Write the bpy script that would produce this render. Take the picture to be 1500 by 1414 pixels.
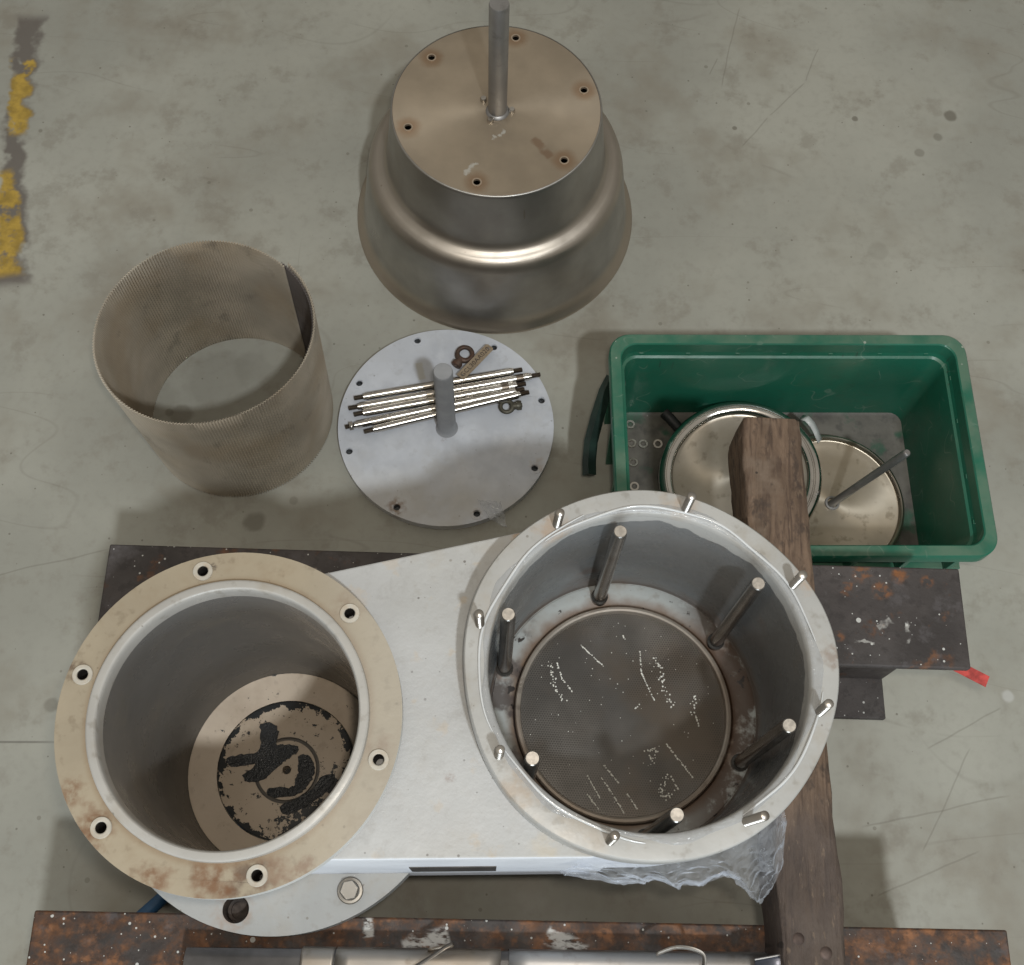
import bpy, bmesh, math, random
from mathutils import Vector, Matrix, noise as mnoise
from mathutils.geometry import tessellate_polygon
for o in list(bpy.data.objects): bpy.data.objects.remove(o, do_unlink=True)
S = bpy.context.scene
COL = S.collection
R_ = math.radians
PI = math.pi
rnd = random.Random(7)

# ------------------------------------------------------------------ camera
cd = bpy.data.cameras.new('camera'); cam = bpy.data.objects.new('camera', cd); COL.objects.link(cam)
cd.sensor_fit = 'HORIZONTAL'; cd.sensor_width = 36.0; cd.lens = 1734.1/1500*36
cd.clip_start = .05; cd.clip_end = 100
cam.matrix_world = Matrix.Translation((0, 0, 2)) @ Matrix.Rotation(R_(21.794), 4, 'X') @ Matrix.Rotation(R_(3.329), 4, 'Z')
S.camera = cam
# ------------------------------------------------------------------ light of the hall
w = bpy.data.worlds.new('World'); S.world = w; w.use_nodes = True
nt = w.node_tree; bgn = nt.nodes['Background']
tc = nt.nodes.new('ShaderNodeTexCoord'); sx = nt.nodes.new('ShaderNodeSeparateXYZ'); nt.links.new(tc.outputs['Generated'], sx.inputs[0])
mr = nt.nodes.new('ShaderNodeMapRange'); nt.links.new(sx.outputs['Z'], mr.inputs[0])
mr.inputs[1].default_value = -.1; mr.inputs[2].default_value = .75
mxw = nt.nodes.new('ShaderNodeMix'); mxw.data_type = 'RGBA'; nt.links.new(mr.outputs[0], mxw.inputs[0])
mxw.inputs[6].default_value = (.16, .15, .135, 1); mxw.inputs[7].default_value = (.37, .35, .31, 1)
nt.links.new(mxw.outputs[2], bgn.inputs['Color']); bgn.inputs['Strength'].default_value = 1.0
ld = bpy.data.lights.new('hall_lamp', 'AREA'); ld.shape = 'DISK'; ld.size = .22; ld.energy = 125; ld.color = (.90, .96, 1.0)
lamp = bpy.data.objects.new('hall_lamp', ld); COL.objects.link(lamp)
lamp.location = (1.0, -1.7, 4.9)
lamp.rotation_euler = (Vector((0, .6, 0))-Vector(lamp.location)).to_track_quat('-Z', 'Y').to_euler()
fd = bpy.data.lights.new('camera_flash', 'AREA'); fd.shape = 'DISK'; fd.size = .05; fd.energy = 7.0; fd.color = (1.0, .91, .79)
flash = bpy.data.objects.new('camera_flash', fd); COL.objects.link(flash); flash.location = (.04, .03, 2.06)
flash.rotation_euler = (Vector((.05, .75, 0))-Vector(flash.location)).to_track_quat('-Z', 'Y').to_euler()
dd = bpy.data.lights.new('door_daylight', 'AREA'); dd.shape = 'RECTANGLE'; dd.size = 4; dd.size_y = 2.6; dd.energy = 340; dd.color = (.82, .92, 1.0)
door = bpy.data.objects.new('door_daylight', dd); COL.objects.link(door); door.location = (.5, -8, 1.9)
door.rotation_euler = (Vector((0, .5, .4))-Vector(door.location)).to_track_quat('-Z', 'Y').to_euler()
S.render.engine = 'CYCLES'; S.cycles.max_bounces = 6; S.cycles.diffuse_bounces = 3; S.cycles.glossy_bounces = 3; S.cycles.transparent_max_bounces = 8; S.cycles.transmission_bounces = 2
S.cycles.caustics_reflective = False; S.cycles.caustics_refractive = False
S.view_settings.view_transform = 'Standard'; S.view_settings.look = 'None'
S.view_settings.exposure = 0; S.view_settings.gamma = 1; S.view_settings.use_curve_mapping = False

# ------------------------------------------------------------------ material helper
class G:
    def __init__(s, name):
        s.m = bpy.data.materials.new(name); s.m.use_nodes = True; s.t = s.m.node_tree; s.n = s.t.nodes
        s.b = s.n['Principled BSDF']; s.out = s.n['Material Output']
        g = s.n.new('ShaderNodeNewGeometry'); s.pos = g.outputs['Position']; s.nor = g.outputs['True Normal']
        s._sep = None; s._w = {}
    def L(s, a, b): s.t.links.new(a, b)
    def put(s, sock, v):
        if hasattr(v, 'is_output') or isinstance(v, bpy.types.NodeSocket): s.L(v, sock)
        elif isinstance(v, (tuple, list)) and len(v) == 3 and sock.type == 'RGBA': sock.default_value = (*v, 1)
        else: sock.default_value = v
    def math(s, op, a, b=0., c=0., clamp=False):
        n = s.n.new('ShaderNodeMath'); n.operation = op; n.use_clamp = clamp
        s.put(n.inputs[0], a); s.put(n.inputs[1], b); s.put(n.inputs[2], c); return n.outputs[0]
    def mul(s, a, b): return s.math('MULTIPLY', a, b)
    def mx(s, a, b): return s.math('MAXIMUM', a, b)
    def inv(s, a): return s.math('SUBTRACT', 1., a)
    def step(s, v, lo, hi, a=0., b=1.):
        n = s.n.new('ShaderNodeMapRange'); n.interpolation_type = 'SMOOTHSTEP' if (a, b) == (0., 1.) else 'LINEAR'
        s.put(n.inputs[0], v); s.put(n.inputs[1], lo); s.put(n.inputs[2], hi); s.put(n.inputs[3], a); s.put(n.inputs[4], b); return n.outputs[0]
    def mix(s, f, a, b):
        n = s.n.new('ShaderNodeMix'); n.data_type = 'RGBA'; s.put(n.inputs[0], f); s.put(n.inputs[6], a); s.put(n.inputs[7], b); return n.outputs[2]
    def vec(s, stretch=(1, 1, 1), rot=0., seed=0.):
        n = s.n.new('ShaderNodeMapping'); s.L(s.pos, n.inputs[0]); n.inputs['Location'].default_value = (seed, seed*.7, seed*1.3)
        n.inputs['Rotation'].default_value = (0, 0, rot); n.inputs['Scale'].default_value = stretch; return n.outputs[0]
    def raw(s, scale, detail=4, rough=.55, dist=0., stretch=(1, 1, 1), rot=0., seed=0.):
        n = s.n.new('ShaderNodeTexNoise'); s.L(s.vec(stretch, rot, seed), n.inputs['Vector'])
        n.inputs['Scale'].default_value = scale; n.inputs['Detail'].default_value = detail
        n.inputs['Roughness'].default_value = rough; n.inputs['Distortion'].default_value = dist; return n.outputs['Fac']
    def noise(s, scale, lo, hi, **k): return s.step(s.raw(scale, **k), lo, hi)
    def lines(s, scale, wid, lo=.5, hi=.6, seed=0., **k):     # thin wandering scratches
        d = s.math('ABSOLUTE', s.math('SUBTRACT', s.raw(scale, seed=seed, detail=2, **k), .5))
        return s.mul(s.inv(s.step(d, 0., wid)), s.noise(scale*1.7, lo, hi, seed=seed+3, detail=2))
    def spots(s, scale, size, keep=.5, seed=0.):
        n = s.n.new('ShaderNodeTexVoronoi'); n.voronoi_dimensions = '2D'; s.L(s.vec(seed=seed), n.inputs['Vector']); n.inputs['Scale'].default_value = scale
        c = s.n.new('ShaderNodeSeparateColor'); s.L(n.outputs['Color'], c.inputs[0])
        rad = s.mul(s.math('POWER', c.outputs[0], 3.), size); on = s.math('GREATER_THAN', c.outputs[1], 1-keep)
        d = s.math('SUBTRACT', rad, n.outputs['Distance']); return s.mul(s.step(d, 0., size*.15), on)
    def xyz(s):
        if s._sep is None:
            n = s.n.new('ShaderNodeSeparateXYZ'); s.L(s.pos, n.inputs[0]); s._sep = n.outputs
        return s._sep
    def wn(s, sc):
        k = 2**round(math.log2(max(sc, 1)))
        if k not in s._w: s._w[k] = s.math('SUBTRACT', s.raw(k, detail=3, seed=k*.37), .5)
        return s._w[k]
    def dist(s, x, y, warp=0., wscale=30., ax=1., ay=1.):
        p = s.xyz(); dx = s.mul(s.math('SUBTRACT', p[0], x), ax); dy = s.mul(s.math('SUBTRACT', p[1], y), ay)
        d = s.math('SQRT', s.math('ADD', s.mul(dx, dx), s.mul(dy, dy)))
        if warp: d = s.math('ADD', d, s.mul(s.wn(wscale), warp))
        return d
    def disc(s, x, y, r, soft=.3, **k): return s.inv(s.step(s.dist(x, y, **k), r*(1-soft), r*(1+soft)))
    def seg(s, x0, y0, x1, y1, wid, warp=.0, wscale=8.):
        p = s.xyz(); ln = math.hypot(x1-x0, y1-y0); ux, uy = (x1-x0)/ln, (y1-y0)/ln
        dx = s.math('SUBTRACT', p[0], x0); dy = s.math('SUBTRACT', p[1], y0)
        t = s.math('ADD', s.mul(dx, ux), s.mul(dy, uy)); d = s.math('SUBTRACT', s.mul(dy, ux), s.mul(dx, uy))
        if warp: d = s.math('ADD', d, s.mul(s.wn(wscale), warp))
        on = s.mul(s.step(t, 0., ln*.08), s.inv(s.step(t, ln*.92, ln)))
        return s.mul(s.inv(s.step(s.math('ABSOLUTE', d), wid*.4, wid)), on)
    def bump(s, h, strength=.3, distance=.002, nrm=None):
        n = s.n.new('ShaderNodeBump'); n.inputs['Strength'].default_value = strength; n.inputs['Distance'].default_value = distance
        s.L(h, n.inputs['Height'])
        if nrm: s.L(nrm, n.inputs['Normal'])
        return n.outputs[0]
    def done(s, col, rough=.5, metal=0., normal=None, spec=None, alpha=None):
        s.put(s.b.inputs['Base Color'], col); s.put(s.b.inputs['Roughness'], rough); s.put(s.b.inputs['Metallic'], metal)
        if normal: s.L(normal, s.b.inputs['Normal'])
        if spec is not None: s.b.inputs['Specular IOR Level'].default_value = spec
        if alpha is not None: s.put(s.b.inputs['Alpha'], alpha)
        return s.m

def turned(g, amt):          # lathe-turned sheet: grooves run round the axis
    t = g.n.new('ShaderNodeTangent'); t.direction_type = 'RADIAL'; t.axis = 'Z'
    g.L(t.outputs[0], g.b.inputs['Tangent']); g.b.inputs['Anisotropic'].default_value = amt

def vary(g, c, amt=.15, scale=6., seed=0., **k):
    lo = tuple(x*(1-amt) for x in c); hi = tuple(min(1, x*(1+amt)) for x in c)
    return g.mix(g.noise(scale, .3, .7, seed=seed, **k), lo, hi)

M = {}
def make_floor():
    g = G('concrete')
    c = vary(g, (.365, .358, .308), .13, 2.2, 1.)
    c = g.mix(g.mul(g.noise(4.2, .47, .72, seed=4, rough=.68), .62), c, (.262, .232, .182))
    c = g.mix(g.mul(g.noise(60, .45, .75, seed=2), .18), c, (.24, .22, .19))
    c = g.mix(g.mul(g.noise(13, .52, .70, seed=12, rough=.72), .42), c, (.23, .205, .165))
    c = g.mix(g.mul(g.lines(.9, .0018, .52, .62, seed=5), .18), c, (.17, .15, .12))
    c = g.mix(g.mul(g.lines(1.3, .0026, .5, .6, seed=15, stretch=(.6, 2.2, 1), rot=.6), .2), c, (.17, .15, .12))
    c = g.mix(g.mul(g.lines(2.4, .004, .52, .62, seed=25, rot=1.9, stretch=(.3, 2, 1)), .22), c, (.18, .16, .13))
    c = g.mix(g.mul(g.spots(11, .055, .5, seed=3), .5), c, (.17, .155, .12))
    c = g.mix(g.mul(g.spots(34, .08, .25, seed=6), .6), c, (.13, .115, .09))
    for x, y, r, a in [(.874, 1.684, .013, .75), (.842, 1.627, .010, .5), (.801, 1.585, .010, .45), (.671, 1.662, .007, .7),
                       (-.455, .695, .019, .6), (-.619, .897, .020, .55), (-.641, .9, .008, .6), (.419, 1.62, .005, .7), (-.39, .74, .008, .4),
                       (-.75, .35, .012, .45), (.70, 1.34, .02, .2), (-.68, .92, .05, .2), (-.56, .97, .06, .22), (-.5, 1.0, .035, .18)]:
        c = g.mix(g.mul(g.disc(x, y, r, .25, warp=r*.9, wscale=40), a), c, (.15, .135, .105))
    c = g.mix(g.mul(g.disc(.869, .459, .010, .3, warp=.006, wscale=90), .6), c, (.55, .55, .52))
    for a in [(.604, 1.845, .571, 1.751), (.571, 1.751, .489, 1.656), (.489, 1.656, .431, 1.574), (.442, 1.946, .39, 1.72), (.388, 1.80, .366, 1.755),
              (.72, .36, .86, .44), (.62, .12, .80, .20), (.70, .19, .80, .37), (.60, .23, .86, .29), (-.95, .55, -.70, .63)]:
        c = g.mix(g.mul(g.seg(*a, .0020, warp=.03, wscale=4), .28), c, (.13, .115, .09))
    c = g.mix(g.mul(g.seg(-1.6, .24, -.70, .291, .0025), .7), c, (.15, .14, .12))
    # worn strip of old yellow floor tape, with its dark glue
    warp = .07
    line = g.mx(g.seg(-1.085, 1.82, -1.050, 1.42, .034, warp=.10, wscale=16), g.seg(-1.052, 1.50, -.985, 1.135, .038, warp=.10, wscale=16))
    brk = g.noise(8, .38, .46, seed=31, rough=.62)
    glue = g.mul(line, brk)
    c = g.mix(g.mul(glue, .88), c, (.135, .115, .10))
    ye = g.mx(g.seg(-1.080, 1.70, -1.050, 1.49, .026, warp=.10, wscale=16), g.seg(-1.055, 1.42, -.99, 1.16, .028, warp=.10, wscale=16))
    c = g.mix(g.mul(g.mul(ye, g.noise(10, .42, .50, seed=44, rough=.65)), .9), c, vary(g, (.43, .28, .045), .25, 40))
    bh = g.math('ADD', g.raw(14, seed=3), g.mul(g.raw(170, seed=5), .35))
    return g.done(c, g.step(g.raw(7, seed=8), .3, .7, .42, .62), 0, g.bump(bh, .16, .002), spec=.35)

def make_painted(name, base, stains=(), extra=None, bs=(90, .35), rough=(.42, .62), dirt=(.36, .29, .20), dirt_amt=.25, metal=0):
    g = G(name)
    c = vary(g, base, .09, 7., 1.)
    c = g.mix(g.mul(g.noise(13, .5, .74, seed=4, rough=.68), dirt_amt), c, dirt)
    c = g.mix(g.mul(g.noise(70, .55, .72, seed=6), dirt_amt*.7), c, tuple(x*.55 for x in dirt))
    c = g.mix(g.mul(g.spots(45, .09, .3, seed=9), .5), c, tuple(x*.4 for x in dirt))
    for x, y, r, col, a in stains:
        c = g.mix(g.mul(g.mul(g.disc(x, y, r*.85, .6, warp=r*1.9, wscale=1.3/r), g.noise(1.6/r, .30, .62, seed=r*99)), a), c, col)
    if extra: c = extra(g, c)
    h = g.math('ADD', g.raw(bs[0], seed=3), g.mul(g.raw(bs[0]*3.1, seed=5), .3))
    return g.done(c, g.step(g.raw(18, seed=8), .3, .7, *rough), metal, g.bump(h, bs[1], .002), spec=.4)

RUST = (.165, .070, .026); RUSTD = (.075, .036, .02)
def make_beam(name, rust, base=(.055, .047, .044)):
    g = G(name)
    c = vary(g, base, .3, 9., 2.)
    c = g.mix(g.mul(g.noise(6, .45, .7, seed=21), .5), c, (.085, .078, .075))
    a = g.noise(17, .60-rust*.22, .70-rust*.12, seed=3, rough=.72); b = g.noise(55, .42, .62, seed=5)
    c = g.mix(g.mul(a, .75), c, vary(g, (.105, .052, .03), .3, 30))
    c = g.mix(g.mul(g.mul(a, b), .3+.55*rust), c, vary(g, (.19, .082, .034), .5, 60))
    c = g.mix(g.mul(g.noise(75, .50, .66, seed=17, rough=.7), .6), c, tuple(x*.6 for x in base))
    c = g.mix(g.mul(g.noise(24, .55, .68, seed=37, rough=.7), .55), c, (.10, .09, .092))
    nz = g.n.new('ShaderNodeSeparateXYZ'); g.L(g.nor, nz.inputs[0]); up = g.step(nz.outputs['Z'], .5, .8)     # splashes land on upward faces
    for sc, sz, kp, sd in ((24, .10, .22, 1), (60, .14, .25, 2), (120, .19, .22, 3)):
        c = g.mix(g.mul(g.mul(g.spots(sc, sz, kp, seed=sd), up), .9), c, (.56, .56, .53))
    if rust < .5:
        for q in [(.565, .435, .568, .475, .005), (.525, .455, .545, .470, .006), (-.325, .485, -.262, .492, .008), (.49, .435, .52, .432, .003)]:
            c = g.mix(g.mul(g.mul(g.seg(*q, warp=.024, wscale=64), g.mul(up, g.noise(60, .38, .62, seed=8))), .6), c, (.5, .49, .46))
        for x, y, r in [(.507, .538, .012), (.535, .512, .011), (.49, .515, .006), (.56, .535, .009), (.60, .53, .008), (-.40, .49, .012), (.47, .44, .007)]:
            c = g.mix(g.mul(g.mul(g.disc(x, y, r, .7, warp=r*1.8, wscale=64), g.noise(90, .4, .6, seed=5)), .6), c, (.28, .105, .03))
    else:
        for q in [(-.152, .038, -.147, .012, .009), (-.105, .000, -.045, .022, .016), (.075, .03, .13, .008, .014)]:
            c = g.mix(g.mul(g.mul(g.seg(*q, warp=.015, wscale=60), g.noise(70, .38, .55, seed=8, stretch=(1, 2.5, 1), rot=.6)), g.mul(up, .85)), c, (.62, .61, .58))
    h = g.math('ADD', g.mul(g.raw(40, seed=3), .6), g.raw(160, seed=5))
    return g.done(c, g.step(g.raw(30, seed=8), .3, .7, .45, .75), 0, g.bump(h, .35, .0015), spec=.35)

def make_steel(name, base=(.56, .52, .46), rough=(.22, .38), stain=(.32, .23, .14), amt=.3, brush=None, seed=0., bumpy=.06, metal=1.):
    g = G(name)
    c = vary(g, base, .12, 9, 1+seed)
    c = g.mix(g.mul(g.noise(6, .45, .72, seed=3+seed, rough=.6), amt), c, stain)
    c = g.mix(g.mul(g.noise(50, .55, .72, seed=5+seed), amt*.8), c, tuple(x*.4 for x in stain))
    h = g.raw(120, seed=7)
    r = g.step(g.raw(14, seed=9+seed), .3, .7, *rough)
    if brush:
        hb = g.raw(55, stretch=brush, detail=4, seed=2); h = g.math('ADD', g.mul(h, .3), hb)
        r = g.math('ADD', r, g.mul(g.math('SUBTRACT', hb, .5), .25))
    return g.done(c, r, metal, g.bump(h, bumpy, .001))

def simple(name, base, rough=.5, metal=0., amt=.18, scale=25, bs=120, bstr=.15, dirt=None, damt=.3, spec=None):
    g = G(name); c = vary(g, base, amt, scale, 1.)
    if dirt: c = g.mix(g.mul(g.noise(scale*1.3, .45, .68, seed=4, rough=.65), damt), c, dirt)
    return g.done(c, g.step(g.raw(scale, seed=8), .3, .7, rough*.8, min(1, rough*1.2)), metal, g.bump(g.raw(bs, seed=3), bstr, .001), spec=spec)

# ------------------------------------------------------------------ geometry helpers
class B:
    def __init__(s): s.v = []; s.f = []
    def add(s, vs, fs):
        o = len(s.v); s.v += [tuple(v) for v in vs]; s.f += [tuple(i+o for i in f) for f in fs]; return s
    def lathe(s, prof, c=(0, 0), n=96, close=False, rfun=None):
        vs = []; fs = []
        for (r, z) in prof:
            for k in range(n):
                a = 2*PI*k/n; rr = r+(rfun(a, r, z) if rfun else 0)
                vs.append((c[0]+rr*math.cos(a), c[1]+rr*math.sin(a), z))
        m = len(prof)
        for i in range(m-1 if not close else m):
            j = (i+1) % m
            for k in range(n):
                l = (k+1) % n; fs.append((i*n+k, j*n+k, j*n+l, i*n+l))
        return s.add(vs, [f[::-1] for f in fs])
    def disc(s, r, z, c=(0, 0), n=64):
        return s.add([(c[0]+r*math.cos(2*PI*k/n), c[1]+r*math.sin(2*PI*k/n), z) for k in range(n)], [tuple(range(n))])
    def plate(s, outer, holes, z0, z1):
        loops = [outer]+list(holes); tri = tessellate_polygon([[Vector((x, y, 0)) for x, y in l] for l in loops])
        pts = [p for l in loops for p in l]; n = len(pts)
        fs = []
        for a, b, c in tri:
            ar = (pts[b][0]-pts[a][0])*(pts[c][1]-pts[a][1])-(pts[c][0]-pts[a][0])*(pts[b][1]-pts[a][1])
            if ar < 0: b, c = c, b
            fs += [(a+n, b+n, c+n), (a, c, b)]
        o = 0
        for i, l in enumerate(loops):
            m = len(l)
            for k in range(m):
                a, b = o+k, o+(k+1) % m
                fs.append((a, b, b+n, a+n) if i == 0 else (b, a, a+n, b+n))
            o += m
        return s.add([(x, y, z0) for x, y in pts]+[(x, y, z1) for x, y in pts], fs)
    def tube(s, path, r, n=10, cap=True, closed=False):
        P = [Vector(p) for p in path]; m = len(P); vs = []; fs = []; up = Vector((0, 0, 1)); prev = None
        for i in range(m):
            t = (P[(i+1) % m]-P[i-1]) if closed else (P[min(i+1, m-1)]-P[max(i-1, 0)])
            t.normalize()
            if prev is None:
                u = t.cross(up); u = u if u.length > 1e-3 else t.cross(Vector((1, 0, 0)))
            else: u = prev-t*prev.dot(t)
            u.normalize(); prev = u; w_ = t.cross(u)
            rr = r[i] if isinstance(r, (list, tuple)) else r
            for k in range(n):
                a = 2*PI*k/n; vs.append(P[i]+u*(rr*math.cos(a))+w_*(rr*math.sin(a)))
        for i in range(m if closed else m-1):
            j = (i+1) % m
            for k in range(n): fs.append((i*n+k, i*n+(k+1) % n, j*n+(k+1) % n, j*n+k))
        if cap and not closed: fs += [tuple(range(n))[::-1], tuple((m-1)*n+k for k in range(n))]
        return s.add(vs, fs)
    def rod(s, a, b, segs, n=16):     # segs: list of (t along in metres, radius)
        a = Vector(a); b = Vector(b); u = (b-a).normalized()
        return s.tube([a+u*t for t, r in segs], [r for t, r in segs], n)
    def box(s, x0, x1, y0, y1, z0, z1):
        return s.add([(x0, y0, z0), (x1, y0, z0), (x1, y1, z0), (x0, y1, z0), (x0, y0, z1), (x1, y0, z1), (x1, y1, z1), (x0, y1, z1)],
                     [(0, 3, 2, 1), (4, 5, 6, 7), (0, 1, 5, 4), (1, 2, 6, 5), (2, 3, 7, 6), (3, 0, 4, 7)])
    def loft(s, loops, cap0=False, cap1=False):
        n = len(loops[0]); vs = [p for l in loops for p in l]; fs = []
        for i in range(len(loops)-1):
            for k in range(n): fs.append((i*n+k, i*n+(k+1) % n, (i+1)*n+(k+1) % n, (i+1)*n+k))
        if cap0: fs.append(tuple(range(n))[::-1])
        if cap1: fs.append(tuple((len(loops)-1)*n+k for k in range(n)))
        return s.add(vs, fs)
    def grid(s, rows):
        m = len(rows); n = len(rows[0])
        return s.add([p for r in rows for p in r], [(i*n+k, i*n+k+1, (i+1)*n+k+1, (i+1)*n+k) for i in range(m-1) for k in range(n-1)])

def circ(r, c=(0, 0), n=96, a0=0.): return [(c[0]+r*math.cos(a0+2*PI*k/n), c[1]+r*math.sin(a0+2*PI*k/n)) for k in range(n)]
def mesh(geo, m, name='part', smooth=35, org=(0, 0, 0), fix=False):
    me = bpy.data.meshes.new(name); ox, oy, oz = org
    me.from_pydata([(x-ox, y-oy, z-oz) for x, y, z in geo.v], [], geo.f)
    if fix:
        bm = bmesh.new(); bm.from_mesh(me); bmesh.ops.recalc_face_normals(bm, faces=bm.faces); bm.to_mesh(me); bm.free()
    me.materials.append(m); me.update()
    if smooth:
        for p in me.polygons: p.use_smooth = True
        me.set_sharp_from_angle(angle=R_(smooth))
    return me
def root_of(o):
    while o.parent: o = o.parent
    return o
def obj(name, geo, m, parent=None, smooth=35, bevel=0., fix=False, label=None, kind=None, solid=0.):
    org = root_of(parent).location if parent else (0, 0, 0)
    o = bpy.data.objects.new(name, mesh(geo, m, name, smooth, org, fix)); COL.objects.link(o)
    if parent: o.parent = parent
    if solid: md = o.modifiers.new('solid', 'SOLIDIFY'); md.thickness = solid; md.offset = 0
    if bevel: md = o.modifiers.new('bevel', 'BEVEL'); md.width = bevel; md.segments = 2; md.limit_method = 'ANGLE'; md.angle_limit = R_(40); md.harden_normals = False
    if label: o['label'] = label
    if kind: o['kind'] = kind
    return o
def inst(name, me, loc, parent, rot=(0, 0, 0), label=None):
    o = bpy.data.objects.new(name, me); COL.objects.link(o); o.parent = parent
    o.location = Vector(loc)-Vector(root_of(parent).location); o.rotation_euler = rot
    if label: o['label'] = label
    return o
def thing(name, loc, label, cat, group=None):
    o = bpy.data.objects.new(name, None); COL.objects.link(o); o.location = loc; o.empty_display_size = .05
    o['label'] = label; o['category'] = cat
    if group: o['group'] = group
    return o
def tag(o, label, cat, group=None):
    o['label'] = label; o['category'] = cat
    if group: o['group'] = group
    return o
def thread(b, c, z0, z1, r, pitch=.0016, n=14, dome=.0015):
    prof = []; z = z0
    while z < z1-dome-pitch:
        prof += [(r, z), (r*.88, z+pitch*.5)]; z += pitch
    prof += [(r, z1-dome), (r*.8, z1-dome*.3), (r*.001, z1)]
    return b.lathe(prof, c, n)
def vn(p, sc, seed=0.): return mnoise.noise(Vector((p[0]*sc+seed, p[1]*sc+seed*1.7, p[2]*sc-seed)))

# ------------------------------------------------------------------ setting: the floor
M['floor'] = make_floor()
fl = obj('floor', B().add([(-9, -9, 0), (9, -9, 0), (9, 9, 0), (-9, 9, 0)], [(0, 1, 2, 3)]), M['floor'], smooth=0)
fl['kind'] = 'structure'

# ------------------------------------------------------------------ steel beams
def ibeam(name, p0, p1, width, ht, mat_, label, tf=.014, tw=.011):
    d = Vector((p1[0]-p0[0], p1[1]-p0[1])); ln = d.length; d.normalize(); nrm = Vector((d.y, -d.x))
    t = thing(name, (p0[0], p0[1], 0), label, 'steel beam', 'steel I-beams carrying the housing')
    def slab(n, o0, o1, z0, z1, nx=40):
        b = B(); rows = []
        prof = [(o0, z0), (o1, z0), (o1, z1), (o0, z1)]; loops = []
        for i in range(nx+1):
            s = ln*i/nx; loops.append([(p0[0]+d.x*s+nrm.x*o, p0[1]+d.y*s+nrm.y*o, z) for o, z in prof])
        b.loft(loops, True, True); return obj(n, b, mat_, t, bevel=.0025, fix=True)
    slab('top_flange', 0, width, ht-tf, ht)
    slab('web', width/2-tw/2, width/2+tw/2, tf, ht-tf)
    slab('bottom_flange', 0, width, 0, tf)
    return t
M['beamb'] = make_beam('beam_brown_steel', .12, (.062, .053, .050)); M['beamf'] = make_beam('beam_rusty_steel', .95, (.045, .036, .032))
ibeam('steel_beam', (-.567, .514), (.648, .551), .146, .39, M['beamb'], 'dark brown steel beam behind the housing, next to the green crate, flecked with white paint')
ibeam('steel_beam', (-.574, .022), (.668, .066), .15, .39, M['beamf'], 'rusty orange speckled steel beam along the bottom edge, nearest the viewer')

# ------------------------------------------------------------------ timber
def make_wood():
    g = G('old_timber')
    c = vary(g, (.155, .105, .072), .3, 14, 1., stretch=(2.2, .6, 1), dist=.6)
    c = g.mix(g.noise(38, .42, .68, seed=3, stretch=(3, .35, 2), dist=.8), c, (.085, .056, .04))
    c = g.mix(g.mul(g.noise(9, .47, .66, seed=6, rough=.75), .8), c, (.20, .15, .112))
    c = g.mix(g.mul(g.noise(22, .55, .68, seed=26, rough=.75, stretch=(1.5, .8, 1)), .75), c, (.055, .04, .032))
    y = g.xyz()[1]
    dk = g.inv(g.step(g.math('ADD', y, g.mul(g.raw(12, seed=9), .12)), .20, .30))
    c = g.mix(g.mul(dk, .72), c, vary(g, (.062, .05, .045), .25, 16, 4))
    c = g.mix(g.mul(g.noise(80, .62, .70, seed=14, stretch=(2, .6, 2)), .4), c, (.24, .175, .12))
    edge = g.seg(.415, .72, .443, .02, .0045, warp=.012, wscale=40)
    c = g.mix(g.mul(g.mul(edge, g.noise(50, .45, .55, seed=2)), .8), c, (.42, .27, .14))
    c = g.mix(g.mul(g.spots(20, .12, .4, seed=7), .8), c, (.03, .024, .02))
    h = g.math('ADD', g.raw(30, seed=3, stretch=(4, .4, 2), dist=.5), g.mul(g.raw(120, seed=6, stretch=(2, .7, 2)), .5))
    return g.done(c, .72, 0, g.bump(h, .7, .004), spec=.3)
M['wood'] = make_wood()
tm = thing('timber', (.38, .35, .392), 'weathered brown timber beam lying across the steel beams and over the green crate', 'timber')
loops = []; ny = 60
for i in range(ny+1):
    f = i/ny; y = .722-.90*f
    xl = .314+(.722-y)*.058; xr = .400+(.722-y)*.044; xl += .011*math.exp(-((y-.30)/.11)**2)
    end = max(0, 1-(.722-y)/.030)
    cut = .006*end**2
    zt = .497; z0 = .392
    lp = []
    pr = [(xl+cut, z0), (xr-cut*.3, z0), (xr, z0+.004), (xr-cut*.4, zt-.006), (xr-.006-cut*.4, zt), ((xl+xr)/2, zt+.001), (xl+.006+cut, zt), (xl+cut, zt-.006), (xl+cut, (z0+zt)/2)]
    for k, (x, z) in enumerate(pr):
        q = (x*2, y, z); lp.append((x+.004*vn(q, 14, k)+.0015*vn(q, 60, k), y+(.004*vn((x*9, 0, z*9), 8) if i == 0 else 0), z+(.0022*vn(q, 11, 5+k) if k > 2 else 0)))
    loops.append(lp)
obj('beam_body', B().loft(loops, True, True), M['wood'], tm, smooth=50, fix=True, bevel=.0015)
M['nail'] = simple('rusty_nail_steel', (.085, .06, .05), .6, .6, .3, 60)
hb = mesh(B().lathe([(.0085, -.002), (.0082, .0008), (.007, .0018), (.003, .0022), (.0001, .0022)], n=18), M['nail'], 'bolt_head')
for x, y in [(.372, .038), (.404, .024)]: inst('bolt_head', hb, (x, y, .4965), tm)

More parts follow.
